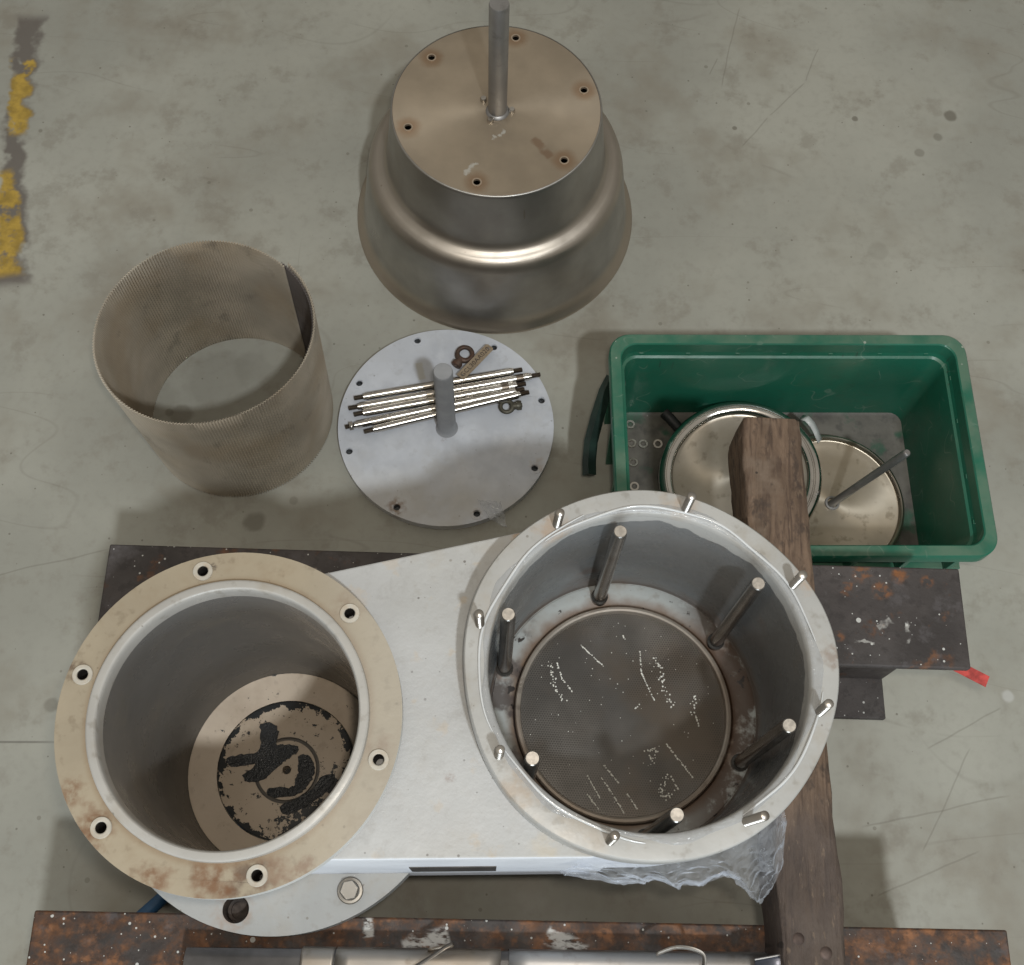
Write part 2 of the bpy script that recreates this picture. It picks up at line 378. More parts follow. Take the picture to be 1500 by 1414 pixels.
# ------------------------------------------------------------------ housing (two-pot strainer casting)
LC = (-.295, .228); RC = (.164, .308)
def web_extra(g, c):
    x = g.xyz()
    c = g.mix(g.mul(g.noise(9, .40, .66, seed=17, rough=.7), .4), c, (.37, .365, .35))
    c = g.mix(g.mul(g.noise(28, .62, .70, seed=23), .35), c, (.46, .34, .2))
    c = g.mix(g.mul(g.noise(34, .56, .70, seed=51, rough=.7, stretch=(1, .6, 1)), .35), c, (.27, .26, .24))
    c = g.mix(g.mul(g.spots(60, .12, .3, seed=14), .7), c, (.10, .085, .07))
    c = g.mix(g.mul(g.noise(4, .45, .62, seed=61), .3), c, (.52, .53, .545))
    # stains stay on upward faces; cool front light put into the sides' bluish-white colour
    n = g.n.new('ShaderNodeSeparateXYZ'); g.L(g.nor, n.inputs[0])
    up = g.step(n.outputs['Z'], .45, .8)
    c = g.mix(g.inv(up), c, vary(g, (.68, .70, .74), .06, 10))
    return c
M['body'] = make_painted('cast_white_paint', (.415, .415, .403), extra=web_extra, bs=(110, .30), dirt_amt=.24,
    stains=[(.012, .47, .012, (.40, .25, .13), .7), (-.03, .30, .02, (.34, .2, .1), .25), (-.05, .18, .006, RUST, .6), (.06, .11, .02, (.5, .42, .3), .4)])
LA = [108.2, 46., -12.6, -72.2, -133.4, 167.8]
LH = [(LC[0]+.172*math.cos(R_(a)), LC[1]+.172*math.sin(R_(a))) for a in LA]
st = [(LH[4][0]-.008, LH[4][1]+.0, .022, RUST, .8), (LH[4][0]-.02, LH[4][1]-.012, .02, RUST, .6), (LH[3][0]-.012, LH[3][1]-.004, .028, RUSTD, .75), (LH[3][0]-.045, LH[3][1]-.005, .028, RUST, .8),
      (LH[3][0]+.02, LH[3][1]+.006, .022, RUST, .6), (LC[0]-.06, LC[1]-.18, .022, RUST, .75), (LC[0]+.10, LC[1]-.158, .015, RUST, .7), (LH[2][0]-.002, LH[2][1]+.012, .018, RUST, .7),
      (LH[1][0], LH[1][1]+.008, .018, RUST, .45), (LH[5][0]-.008, LH[5][1]+.004, .013, RUSTD, .7), (LH[0][0]+.010, LH[0][1]+.006, .005, (.03, .02, .02), .8), (LC[0]-.16, LC[1]-.09, .016, RUST, .6)]
def tan_extra(g, c):
    d = g.dist(*LC)
    c = g.mix(g.mul(g.mul(g.step(d, .150, .154), g.inv(g.step(d, .154, .163))), .6), c, (.25, .17, .10))
    x = g.xyz()[0]
    c = g.mix(g.mul(g.step(x, -.27, -.12), .45), c, (.41, .385, .335))
    n = g.n.new('ShaderNodeSeparateXYZ'); g.L(g.nor, n.inputs[0])
    return g.mix(g.inv(g.step(n.outputs['Z'], .2, .5)), c, (.60, .60, .58))
M['tan'] = make_painted('stained_cream_paint', (.345, .292, .212), st, tan_extra, bs=(60, .2), rough=(.4, .58), dirt=(.25, .18, .11), dirt_amt=.45)
M['white'] = make_painted('smooth_white_paint', (.405, .392, .365), bs=(60, .12), rough=(.25, .4), dirt=(.30, .25, .18), dirt_amt=.5)
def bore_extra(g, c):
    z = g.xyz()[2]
    lo = g.inv(g.step(g.math('ADD', z, g.mul(g.raw(14, seed=4), .12)), .40, .58))  # darker down the bore: its shade put into the coating colour
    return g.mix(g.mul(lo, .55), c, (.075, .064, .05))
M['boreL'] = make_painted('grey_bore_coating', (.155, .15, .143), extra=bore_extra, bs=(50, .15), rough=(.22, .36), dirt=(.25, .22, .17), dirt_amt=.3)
M['hole'] = simple('dark_hole_thread', (.028, .024, .02), .55, .5, .3, 80)
M['bush'] = simple('pale_bushing', (.46, .43, .37), .45, 0, .1, 60, dirt=(.4, .27, .15), damt=.35)

H = thing('filter_housing', (-.05, .26, .39), 'white cast two-pot filter housing with open bolted flanges, resting on the steel beams', 'filter housing')
def hull(r0, r1, n=120):
    dx, dy = RC[0]-LC[0], RC[1]-LC[1]; D = math.hypot(dx, dy); th = math.atan2(dy, dx); al = math.acos((r0-r1)/D)
    pts = []
    n0 = n//3; n1 = n//2
    for k in range(n0+1):
        a = th+al+(2*PI-2*al)*k/n0; pts.append((LC[0]+r0*math.cos(a), LC[1]+r0*math.sin(a)))
    for k in range(n1+1):
        a = th-al+2*al*k/n1; pts.append((RC[0]+r1*math.cos(a), RC[1]+r1*math.sin(a)))
    out = []
    for i, p in enumerate(pts):
        q = pts[(i+1) % len(pts)]; out.append(p)
        if i in (n0, len(pts)-1): out += [(p[0]+(q[0]-p[0])*k/24, p[1]+(q[1]-p[1])*k/24) for k in range(1, 24)]
    return out
ring = lambda r0, r1, z: [(x, y, z) for x, y in hull(r0, r1)]
b = B()
prof = [(.1475, .1975, .6605), (.1488, .1988, .6600), (.1498, .1998, .658), (.1503, .2003, .655), (.150, .200, .50)]
b.loft([ring(*p) for p in prof][::-1])
ho = hull(.1475, .1975)
tri = tessellate_polygon([[Vector((x, y, 0)) for x, y in l] for l in (ho, circ(.146, LC, 64), circ(.1795, RC, 64))])
pts = ho+circ(.146, LC, 64)+circ(.1795, RC, 64); fs = []
for i, j, k in tri:
    ar = (pts[j][0]-pts[i][0])*(pts[k][1]-pts[i][1])-(pts[k][0]-pts[i][0])*(pts[j][1]-pts[i][1])
    fs.append((i, j, k) if ar > 0 else (i, k, j))
obj('deck', B().add([(x, y, .6605) for x, y in pts], fs), M['body'], H, smooth=30)
# lower skirt of the casting: open on the right where it runs into the round pot
lo = [(x, y) for x, y in hull(.1495, .1995)]
cut = [p for p in lo if not (p[0] > RC[0]-.015 and abs(p[1]-RC[1]) < .5 and p[0] > RC[0]-.015)]
k0 = max(range(len(cut)), key=lambda i: math.dist(cut[i], cut[i-1])); cut = cut[k0:]+cut[:k0]
b.grid([[(x, y, .505) for x, y in cut], [(x, y, .376) for x, y in cut]])
obj('casting_wall', b, M['body'], H, smooth=40)
# long slot with its dark steel strip on the front face
M['slot'] = simple('dark_slot', (.06, .055, .052), .5, .3, .2, 50)
y_at = lambda x: min((abs(px-x), py) for px, py in hull(.150, .200) if py < .2)[1] if False else None
def front_y(x, r0=.150, r1=.200):
    hp = hull(r0, r1); best = None
    for i in range(len(hp)):
        a, c = hp[i-1], hp[i]
        if (a[0]-x)*(c[0]-x) <= 0 and a[0] != c[0]:
            y = a[1]+(c[1]-a[1])*(x-a[0])/(c[0]-a[0])
            if best is None or y < best: best = y
    return best
b = B(); x0, x1 = -.094, .008
v = []
for x in (x0, x1):
    y = front_y(x)
    for oy, z in ((-.0012, .475), (-.0012, .548), (.004, .548), (.004, .475)): v.append((x, y+oy, z))
b.add(v, [(0, 3, 2, 1), (4, 5, 6, 7), (0, 1, 5, 4), (1, 2, 6, 5), (2, 3, 7, 6), (3, 0, 4, 7)])
obj('slot_strip', b, M['slot'], H, smooth=0, fix=True, label='dark narrow slot in the white front face')

# --- left pot
obj('pot_neck', B().lathe([(.163, .655), (.166, .664), (.166, .673)], LC), M['body'], H)
F = obj('tan_flange', B().plate(circ(.1896, LC, 128), [circ(.1538, LC, 96)]+[circ(.0075, h, 20) for h in LH], .671, .690), M['tan'], H, bevel=.0018, label='rust-stained cream flange ring with six bolt holes')
bm_ = mesh(B().lathe([(.0114, -.002), (.0114, .0022), (.0108, .003), (.0072, .003), (.0062, .0022), (.0062, -.012)], n=28), M['bush'], 'bushing')
th_ = mesh(B().lathe([(.0061, .0005), (.0054, -.001), (.0061, -.0025), (.0054, -.004), (.0061, -.0055), (.0055, -.007), (.0055, -.045), (.0001, -.045)], n=20), M['hole'], 'threaded_hole')
for h in LH:
    bo = inst('bushing', bm_, (*h, .690), H)
    t = bpy.data.objects.new('threaded_hole', th_); COL.objects.link(t); t.parent = bo
obj('lip', B().lathe([(.1542, .686), (.1540, .6962), (.1534, .6988), (.1520, .6999), (.1515, .7001), (.1446, .7001), (.1434, .6992), (.1424, .6970), (.1416, .690), (.1413, .676)], LC, 128), M['white'], H)
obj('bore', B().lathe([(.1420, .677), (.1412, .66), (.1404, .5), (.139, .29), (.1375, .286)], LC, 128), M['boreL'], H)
def cream_extra(g, c):
    d = g.dist(*LC)
    rim = g.mul(g.step(d, .080, .098), g.inv(g.step(d, .098, .0985)))
    inn = g.inv(g.step(d, .097, .098))
    m1 = g.mul(g.noise(75, .615, .635, seed=4, rough=.75, stretch=(1, 1, 0)), g.mul(inn, 1.))
    m2 = g.step(g.math('ADD', g.raw(42, seed=9, rough=.75, stretch=(1, 1, 0)), g.mul(rim, .24)), .655, .672)
    x = g.xyz()
    se = g.mul(g.step(g.math('SUBTRACT', x[0], x[1]), -.49, -.43), inn)
    m3 = g.mul(g.step(g.math('ADD', g.raw(60, seed=29, rough=.75, stretch=(1, 1, 0)), g.mul(se, .16)), .625, .640), inn)
    ringm = g.mul(g.mul(g.step(d, .0405, .042), g.inv(g.step(d, .0458, .0472))), g.noise(30, .30, .42, seed=3, stretch=(1, 1, 0)))
    return g.mix(g.mx(g.mx(g.mx(g.mul(m1, .85), m2), m3), g.mul(ringm, .85)), c, (.022, .023, .023))
M['cream'] = make_painted('flaking_cream_paint', (.50, .41, .315), extra=cream_extra, bs=(60, .25), dirt=(.28, .2, .13), dirt_amt=.3)
obj('pot_floor', B().lathe([(.1378, .2875), (.134, .2855), (.1, .2850), (.0985, .2845), (.0978, .281)], LC, 96), M['cream'], H)
obj('floor_cover', B().lathe([(.0972, .278), (.0972, .2835), (.0955, .2842), (.0455, .2842), (.0450, .281), (.0425, .281), (.0420, .2845), (.0065, .2848), (.0058, .2842), (.0058, .262)], LC, 96), M['cream'], H, label='round cover with flaking cream paint over black at the pot bottom')
obj('drain_hole', B().disc(.0058, .2625, LC, 20), M['hole'], H)
M['grease'] = simple('black_grease', (.007, .0075, .008), .38, 0, .5, 60, 260, 1., spec=.3)
GA = [(-.3397, .2898), (-.3195, .29), (-.3128, .2773), (-.315, .2631), (-.2979, .2631), (-.2836, .2619), (-.2818, .2551), (-.2918, .2466), (-.3008, .2381), (-.3149, .2235), (-.3293, .211), (-.3489, .2089), (-.3551, .2173), (-.3435, .2278), (-.3403, .2339), (-.3656, .2285), (-.3801, .2316), (-.3802, .2395), (-.362, .2455), (-.3404, .2497), (-.3363, .2639)]
GB = [(-.2799, .2482), (-.2649, .2491), (-.256, .2328), (-.2582, .217), (-.2682, .2008), (-.2831, .1922), (-.3104, .1888), (-.3193, .196), (-.3123, .2032), (-.2846, .2048), (-.28, .2158), (-.2789, .2315)]
GC = [(-.2954, .18), (-.275, .1908), (-.2566, .2034), (-.2465, .2196), (-.2273, .2266), (-.2293, .2089), (-.2454, .1925), (-.2635, .1779), (-.2839, .1672), (-.2962, .1703)]
def splat(poly, z, h, seed):
    n = len(poly); P = []
    for i in range(n):                          # Catmull-Rom rounding with a ragged edge
        p0, p1, p2, p3 = [Vector(poly[(i+k-1) % n]) for k in range(4)]
        for s in range(5):
            t = s/5; q = .5*((2*p1)+(p2-p0)*t+(2*p0-5*p1+4*p2-p3)*t*t+(3*p1-p0-3*p2+p3)*t**3)
            q += Vector((vn((q.x, q.y, 0), 230, seed), vn((q.x, q.y, 5), 230, seed)))*.0026; P.append((q.x, q.y))
    return B().plate(P, [], z, z+h)
for i, gpoly in enumerate((GA, GB, GC)):
    obj('grease_smear', splat(gpoly, .2835, .0032 if i < 2 else .0022, i), M['grease'], H, smooth=60, bevel=.0012)

# --- lower flange of the left pot
M['lowfl'] = make_painted('lower_flange_paint', (.37, .372, .36), [(-.318, .034, .022, (.33, .2, .12), .6), (-.31, .05, .012, RUST, .3)], bs=(60, .2), dirt_amt=.25)
LFc = (-.279, .2355)
HB = (-.313, .036)
obj('lower_flange', B().plate(circ(.229, LFc, 128), [circ(.1445, LC, 64), circ(.0165, HB, 28)], .391, .425), M['lowfl'], H, bevel=.003, label='pale grey lower flange of the left pot with one open bolt hole')
obj('flange_hole', B().lathe([(.0163, .424), (.0150, .421), (.0148, .398), (.0112, .397), (.0112, .3925), (.0001, .3925)], HB, 28), simple('rusty_hole', (.05, .036, .028), .7, .2, .5, 90), H)
M['steelbolt'] = make_steel('bolt_steel', (.30, .28, .25), (.42, .55), amt=.35)
b = B().lathe([(.0165, .425), (.0165, .428), (.0122, .4285)], (-.173, .066), 28)
hx = [(-.173+.0125*math.cos(R_(60*k+15)), .066+.0125*math.sin(R_(60*k+15))) for k in range(6)]
b.plate(hx, [], .428, .440)
obj('bolt', b, M['steelbolt'], H, bevel=.0012)

# --- right pot
M['rflange'] = make_painted('grey_flange_paint', (.40, .397, .38), [(-.005, .36, .03, (.40, .33, .25), .4), (.03, .17, .025, (.34, .25, .17), .5), (.05, .46, .02, (.4, .26, .15), .5),
    (.345, .42, .018, (.45, .30, .18), .5), (.20, .50, .02, (.42, .30, .2), .45), (.37, .33, .014, RUST, .4), (.10, .13, .03, (.38, .30, .21), .4)], bs=(40, .25), rough=(.28, .45), dirt=(.29, .24, .17), dirt_amt=.45)
rf = lambda a, r, z: (.0022*math.sin(3*a+1)+.0016*math.sin(5*a+.4)) if r > .195 else 0.
obj('grey_flange', B().lathe([(.203, .655), (.2065, .6615), (.2088, .670), (.2093, .682), (.2093, .7045), (.2086, .7082), (.2072, .7096), (.2040, .7100), (.1920, .7102), (.1840, .7097), (.1815, .7085), (.1798, .7055), (.1788, .6990)], RC, 160, rfun=rf), M['rflange'], H)
def liner_extra(g, c):
    z = g.xyz()[2]; zz = g.math('ADD', z, g.mul(g.raw(16, seed=4, detail=3, stretch=(1, 1, .3)), .055))
    top = g.step(zz, .7085, .7105)
    c = g.mix(g.mul(g.noise(12, .58, .75, seed=7), .5), c, (.16, .10, .07))
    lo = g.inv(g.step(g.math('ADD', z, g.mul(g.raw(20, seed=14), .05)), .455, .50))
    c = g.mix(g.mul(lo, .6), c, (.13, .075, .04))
    return g.mix(top, c, (.50, .50, .48))
M['liner'] = make_painted('blue_grey_liner', (.18, .19, .195), extra=liner_extra, bs=(40, .15), rough=(.18, .34), dirt=(.20, .18, .15), dirt_amt=.3)
obj('pot_wall', B().lathe([(.1789, .7), (.1785, .62), (.1778, .50), (.1772, .4435), (.1755, .4405)], RC, 128), M['liner'], H)
obj('outer_wall', B().lathe([(.1995, .51), (.1945, .503), (.183, .5015), (.1790, .498), (.1785, .37), (.1, .368), (.0001, .368)], RC, 96), M['body'], H)
def ledge_extra(g, c):
    d = g.dist(*RC, warp=.02, wscale=25)
    c = g.mix(g.mul(g.inv(g.step(d, .145, .163)), .8), c, (.14, .075, .035))
    x = g.xyz()
    c = g.mix(g.mul(g.mul(g.step(x[0], .20, .30), g.noise(24, .34, .50, seed=6, rough=.7)), .92), c, (.06, .032, .018))
    c = g.mix(g.mul(g.mul(g.inv(g.step(x[0], .02, .05)), g.noise(30, .40, .55, seed=8)), .9), c, (.07, .055, .05))
    return g.mix(g.noise(60, .63, .67, seed=19), c, (.025, .02, .018))
M['ledge'] = make_painted('pale_ledge_paint', (.37, .395, .39), [(.288, .40, .02, RUST, .8), (.13, .462, .014, RUST, .6), (.006, .35, .016, RUST, .7)], ledge_extra, bs=(50, .3), dirt=(.24, .17, .11), dirt_amt=.4)
obj('pot_ledge', B().lathe([(.1757, .4405), (.174, .4395), (.1735, .4425), (.170, .4430), (.150, .4415), (.146, .439), (.1435, .432), (.1435, .415)], RC, 128), M['ledge'], H)
M['ringst'] = make_steel('dull_ring_steel', (.50, .45, .39), (.38, .5), stain=(.26, .17, .11), amt=.45, metal=.6)
def make_screen():
    g = G('perforated_screen')
    p = g.xyz(); pitch = .0034
    def dots(ox, oy):
        fx = g.math('PINGPONG', g.math('ADD', g.math('DIVIDE', p[0], pitch), ox), .5); fy = g.math('PINGPONG', g.math('ADD', g.math('DIVIDE', p[1], pitch*1.732), oy), .5)
        fy = g.mul(fy, 1.732); return g.math('SQRT', g.math('ADD', g.mul(fx, fx), g.mul(fy, fy)))
    d = g.math('MINIMUM', dots(0, 0), dots(.5, .5))
    hole = g.inv(g.step(d, .27, .36))
    clog = g.noise(9, .42, .60, seed=3, rough=.6)
    c = vary(g, (.09, .084, .077), .25, 10, 2)
    c = g.mix(g.mul(g.noise(6, .45, .65, seed=8), .6), c, (.10, .073, .048))
    c = g.mix(g.mul(hole, g.step(clog, 0, 1, .65, .15)), c, (.018, .016, .014))
    h = g.mul(g.inv(hole), 1.)
    return g.done(c, g.step(g.raw(11, seed=8), .3, .7, .30, .5), .55, g.bump(h, .12, .0012))
scr = obj('screen', B().disc(.1365, .4335, RC, 96), make_screen(), H, smooth=0, label='dark perforated steel screen at the bottom of the right pot')
obj('screen_ring', B().lathe([(.1435, .4335), (.1432, .4405), (.1415, .4435), (.1385, .4445), (.1362, .4430), (.1352, .4400), (.1352, .4335)], RC, 128), M['ringst'], H)
# wet film beads on the screen, coloured white in place of their glints
D = [[(.1032, .3979), (.1373, .3684)], [(.0634, .3663), (.0745, .3358), (.084, .3165)], [(.0731, .3724), (.0829, .3473), (.0966, .3315)], [(.2045, .3892), (.2135, .3729), (.2147, .3551), (.2314, .3153)],
     [(.2609, .3356), (.2554, .3123)], [(.2608, .3094), (.2662, .2934)], [(.1196, .2234), (.1363, .1963)], [(.1378, .2223), (.163, .1875), (.1685, .1776)], [(.1406, .2382), (.1614, .2153)], [(.1723, .2025), (.1853, .1847)],
     [(.2231, .2293), (.2147, .2069), (.2233, .1991), (.2307, .2078)], [(.2274, .2306), (.2381, .2124)], [(.2218, .2705), (.2584, .2271)], [(.1801, .3134), (.1866, .3203)], [(.1607, .4139), (.1664, .4063)],
     [(.1856, .3915), (.1882, .3624), (.2062, .3259)], [(.1203, .1995), (.1357, .1819)], [(.196, .2583), (.21, .2634), (.2005, .2438)]]
b = B(); clump = {1, 3, 4, 10, 17}
def bead(x, y, r):
    b.lathe([(r, .4334), (r*.9, .4334+r*.45), (r*.5, .4334+r*.8), (r*.05, .4334+r*.9)], (x, y), 7)
for i, pl in enumerate(D):
    for p, q in zip(pl[:-1], pl[1:]):
        ln = math.dist(p, q); k = int(ln/.0014)+1
        for j in range(k):
            f = (j+rnd.random())/k
            if rnd.random() < .25: continue
            jit = .0022 if i in clump else .0003
            bead(p[0]+(q[0]-p[0])*f+rnd.gauss(0, jit), p[1]+(q[1]-p[1])*f+rnd.gauss(0, jit), rnd.uniform(.0007, .0014))
for k in range(90):
    a = rnd.uniform(0, 2*PI); r = .128*math.sqrt(rnd.random()); bead(RC[0]+r*math.cos(a), RC[1]+r*math.sin(a), rnd.uniform(.0004, .0009))
M['drop'] = simple('wet_glint_white', (.88, .87, .80), .25, .2, .05, 20, 100, .0)
obj('wet_glint_beads', b, M['drop'], H, smooth=80, kind='stuff')
# tie rods standing in the right pot
def make_rod():
    g = G('turned_rod_steel'); c = vary(g, (.27, .26, .245), .15, 20, 1)
    c = g.mix(g.mul(g.noise(30, .45, .7, seed=3), .4), c, (.17, .135, .10))
    n = g.n.new('ShaderNodeSeparateXYZ'); g.L(g.nor, n.inputs[0]); top = g.step(n.outputs['Z'], .9, .97)      # bare machined ends
    return g.done(g.mix(top, c, vary(g, (.45, .405, .35), .25, 160)), g.step(top, 0, 1, .24, .45), g.step(top, 0, 1, .9, .35), g.bump(g.raw(150), .08, .001))
M['rodsteel'] = make_rod()
rb = mesh(B().lathe([(.0115, 0), (.0115, .008), (.0088, .010), (.0086, .266), (.0080, .2735), (.0070, .2745), (.0001, .2745)], n=28), M['rodsteel'], 'standing_rod', 40)
for x, y in [(.128, .461), (.286, .408), (.0045, .355), (.316, .249), (.039, .198), (.194, .148)]:
    inst('standing_rod', rb, (x, y, .441), H)
M['stud'] = make_steel('stud_steel', (.52, .49, .45), (.25, .38), amt=.3)
sb = mesh(thread(B(), (0, 0), -.012, .044, .0052), M['stud'], 'stud', 60)
for k, a in enumerate([124.1, 77.6, 32.1, -12.1, -56.7, -101.5, -146.2, 169.3]):
    s = inst('stud', sb, (.1628+.1925*math.cos(R_(a)), .3068+.1925*math.sin(R_(a)), .7105), H, rot=(rnd.uniform(-.04, .04), rnd.uniform(-.04, .04), a))
    if k == 4: s.rotation_euler = (-.05, .25, 0)

# ------------------------------------------------------------------ plastic film
def film_mat(name, op, tint=(.80, .83, .88)):
    g = G(name); t = g.t
    tr = g.n.new('ShaderNodeBsdfTransparent'); tr.inputs[0].default_value = (.93, .94, .96, 1)
    mx = g.n.new('ShaderNodeMixShader')
    f = g.step(g.raw(45, seed=4, dist=1.), .35, .65, op*.55, min(1., op*1.5))
    fr = g.n.new('ShaderNodeLayerWeight'); fr.inputs['Blend'].default_value = .35
    f2 = g.math('ADD', f, g.mul(fr.outputs['Facing'], .30), clamp=True)
    g.L(f2, mx.inputs[0]); g.L(tr.outputs[0], mx.inputs[1]); g.L(g.b.outputs[0], mx.inputs[2]); g.L(mx.outputs[0], g.out.inputs[0])
    return g.done(tint, .10, 0, g.bump(g.raw(70, seed=6, dist=1.5), .5, .004), spec=.9)
M['film'] = film_mat('clear_film', .08); M['scrap'] = film_mat('film_scrap', .30, (.72, .73, .74)); M['film2'] = film_mat('cling_film', .16, (.62, .63, .63))
bag = thing('plastic_sheet', (.24, .12, .55), 'crumpled clear plastic sheet hanging below the right flange beside the timber', 'plastic sheet')
bot = [(.08, .0955), (.13, .0931), (.1699, .09), (.1898, .0964), (.2257, .0878), (.2353, .0891), (.2736, .0988), (.2881, .1056), (.3037, .0861), (.3145, .0709), (.3292, .0875), (.3396, .1146), (.3446, .1457), (.3445, .1692)]
nb = len(bot); NS = 110; NT = 34; rows = []
def lerp_poly(pl, f):
    f *= len(pl)-1; i = min(int(f), len(pl)-2); t = f-i; return (pl[i][0]+(pl[i+1][0]-pl[i][0])*t, pl[i][1]+(pl[i+1][1]-pl[i][1])*t)
for j in range(NT):
    t = j/(NT-1); row = []
    for i in range(NS):
        s = i/(NS-1); a = R_(-108+68*s); tx, ty = RC[0]+.203*math.cos(a), RC[1]+.203*math.sin(a)
        bx, by = lerp_poly(bot, s); bulge = math.sin(PI*min(1, t*1.05))*.010
        z = .672+(.548-.672)*t; x = tx+(bx-tx)*t; y = ty+(by-ty)*t-bulge
        q = (x, y, z); amp = .3+.7*t
        fold = (1-abs(vn((s*2.4, t*.7, 1), 3.6, 2))*2)*.012+(1-abs(vn((s*2, t*1.5, 3), 7, 4))*2)*.006+abs(vn((s*3, t*2, 5), 14, 6))*.004
        edge = 1-max(0, (t-.85)/.15)*.75
        row.append((x+amp*.6*edge*vn((s*3, t*2, 9), 6, 8)*.010, y-amp*edge*(fold-.010), z+amp*fold*.9))
    rows.append(row)
obj('sheet', B().grid(rows), M['film'], bag, smooth=28)
# cling film smeared round the right flange
cf = thing('cling_film', (RC[0], RC[1], .711), 'wrinkled translucent film smeared round the top of the right flange inside the studs', 'plastic film')
n = 260; rows = []
for j in range(9):
    t = j/8; row = []
    for i in range(n+1):
        a = 2*PI*i/n; ca, sa = math.cos(a), math.sin(a)
        wob = .0022*math.sin(5*a+1)+.0018*math.sin(9*a+2)+.0012*math.sin(17*a)
        ri = .1805; ro = .1885+1.3*wob
        r = ri+(ro-ri)*t; wr = vn((ca*3, sa*3, t*.6), 4.2, 3)*.0016+abs(vn((ca*4, sa*4, t), 9, 5))*.0018
        row.append((RC[0]+r*ca, RC[1]+r*sa, .7096+.0010*math.sin(PI*t)+abs(wr)+(.0008 if 0 < j < 8 else 0)))
    rows.append(row)
obj('film_band', B().grid(rows), M['film2'], cf, smooth=50)
M['bead'] = simple('glossy_white_bead', (.56, .57, .57), .12, 0, .05, 30, 60, .1)
for kk, (r0, ph, lo_, hi_) in enumerate([(.1875, .4, 2.0, 3.6), (.1870, 1.3, .2, 1.3), (.1885, 2.1, -1.0, -.1), (.1868, .2, 3.7, 4.7), (.1845, 1.9, 1.0, 2.3)]):
    P = []
    for i in range(60):
        a = lo_+(hi_-lo_)*i/59; r = r0+.0026*math.sin(4.2*a+ph)+.0012*math.sin(11*a+ph)
        P.append((RC[0]+r*math.cos(a), RC[1]+r*math.sin(a), .7122+.0006*math.sin(13*a)))
    obj('rolled_edge', B().tube(P, [.0006+.0011*math.sin(PI*i/59)**.6 for i in range(60)], 8), M['bead'], cf, smooth=80)

# ------------------------------------------------------------------ bell (conical steel hood)
BC = (-.065, 1.3765)
def top_extra(g, c): return c
def make_belltop():
    g = G('bell_top_steel')
    c = vary(g, (.47, .39, .295), .12, 9, 1)
    c = g.mix(g.mul(g.noise(5, .4, .7, seed=3), .45), c, (.40, .335, .26))
    ang = g.n.new('ShaderNodeMath'); ang.operation = 'ARCTAN2'; p = g.xyz()
    g.L(g.math('SUBTRACT', p[1], BC[1]), ang.inputs[0]); g.L(g.math('SUBTRACT', p[0], BC[0]), ang.inputs[1])
    for a in (140.1, 80.9, 18.2, -39.9, -98.8, -161.):
        x, y = BC[0]+.1596*math.cos(R_(a)), BC[1]+.1596*math.sin(R_(a))
        c = g.mix(g.mul(g.disc(x, y, .019, .5, warp=.01, wscale=60), .55), c, (.30, .16, .075))
    c = g.mix(g.mul(g.mul(g.seg(.036, 1.278, .000, 1.318, .010, warp=.022, wscale=32), g.noise(30, .35, .6, seed=5)), .5), c, (.24, .12, .06))
    for q in [(-.113, 1.232, -.092, 1.262, .006), (-.058, 1.316, -.048, 1.332, .005), (-.068, 1.307, -.062, 1.317, .004)]:
        c = g.mix(g.mul(g.mul(g.seg(*q, warp=.020, wscale=64), g.noise(110, .38, .52, seed=3)), .9), c, (.72, .70, .64))
    c = g.mix(g.mul(g.disc(*BC, .03, .5, warp=.02), .35), c, (.25, .2, .15))
    d = g.dist(*BC); circm = g.raw(1, seed=2)
    w_ = g.n.new('ShaderNodeTexNoise'); w_.noise_dimensions = '1D'; g.L(g.mul(d, 900.), w_.inputs['W']); w_.inputs['Detail'].default_value = 3
    turned(g, .72)
    return g.done(c, g.step(g.raw(9, seed=9), .3, .7, .36, .46), .78, g.bump(w_.outputs['Fac'], .06, .0006))
def make_bellside():
    g = G('bell_side_steel')
    c = vary(g, (.385, .37, .345), .14, 8, 1)
    c = g.mix(g.mul(g.noise(5, .42, .7, seed=3, rough=.6), .4), c, (.29, .25, .20))
    z = g.xyz()[2]
    c = g.mix(g.mul(g.inv(g.step(z, .012, .04)), .75), c, (.50, .42, .33))
    sh = g.mul(g.step(z, .145, .17), g.inv(g.step(z, .19, .205))); c = g.mix(g.mul(sh, .6), c, (.48, .41, .33))
    c = g.mix(g.mul(g.spots(30, .09, .25, seed=4), .5), c, (.25, .2, .16))
    w_ = g.raw(14, seed=6, stretch=(1, 1, 30), detail=5, rough=.7)
    r = g.math('ADD', g.step(g.raw(8, seed=9), .3, .7,   .32, .48), g.mul(g.math('SUBTRACT', g.raw(22, stretch=(1, 1, .25), seed=12), .5), .35))
    nb_ = g.bump(g.raw(7, seed=2, detail=2), .12, .01)
    turned(g, .6)
    return g.done(c, r, .85, g.bump(w_, .14, .0012, nb_))
bell = thing('steel_bell', (*BC, 0), 'large stepped stainless bell standing mouth down on the floor with a rod on top', 'steel hood')
hol = [(BC[0]+.1596*math.cos(R_(a)), BC[1]+.1596*math.sin(R_(a))) for a in (140.1, 80.9, 18.2, -39.9, -98.8, -161.)]
obj('top_plate', B().plate(circ(.1825, BC, 128), [circ(.0060, h, 20) for h in hol], .3135, .317), make_belltop(), bell, bevel=.0006)
wm = mesh(B().lathe([(.0088, 0), (.0086, .0008), (.0062, .0009), (.0058, -.003)], n=24), simple('pale_hole_ring', (.50, .40, .30), .4, .7, .1, 50), 'hole_ring')
for h in hol: inst('hole_ring', wm, (*h, .317), bell)
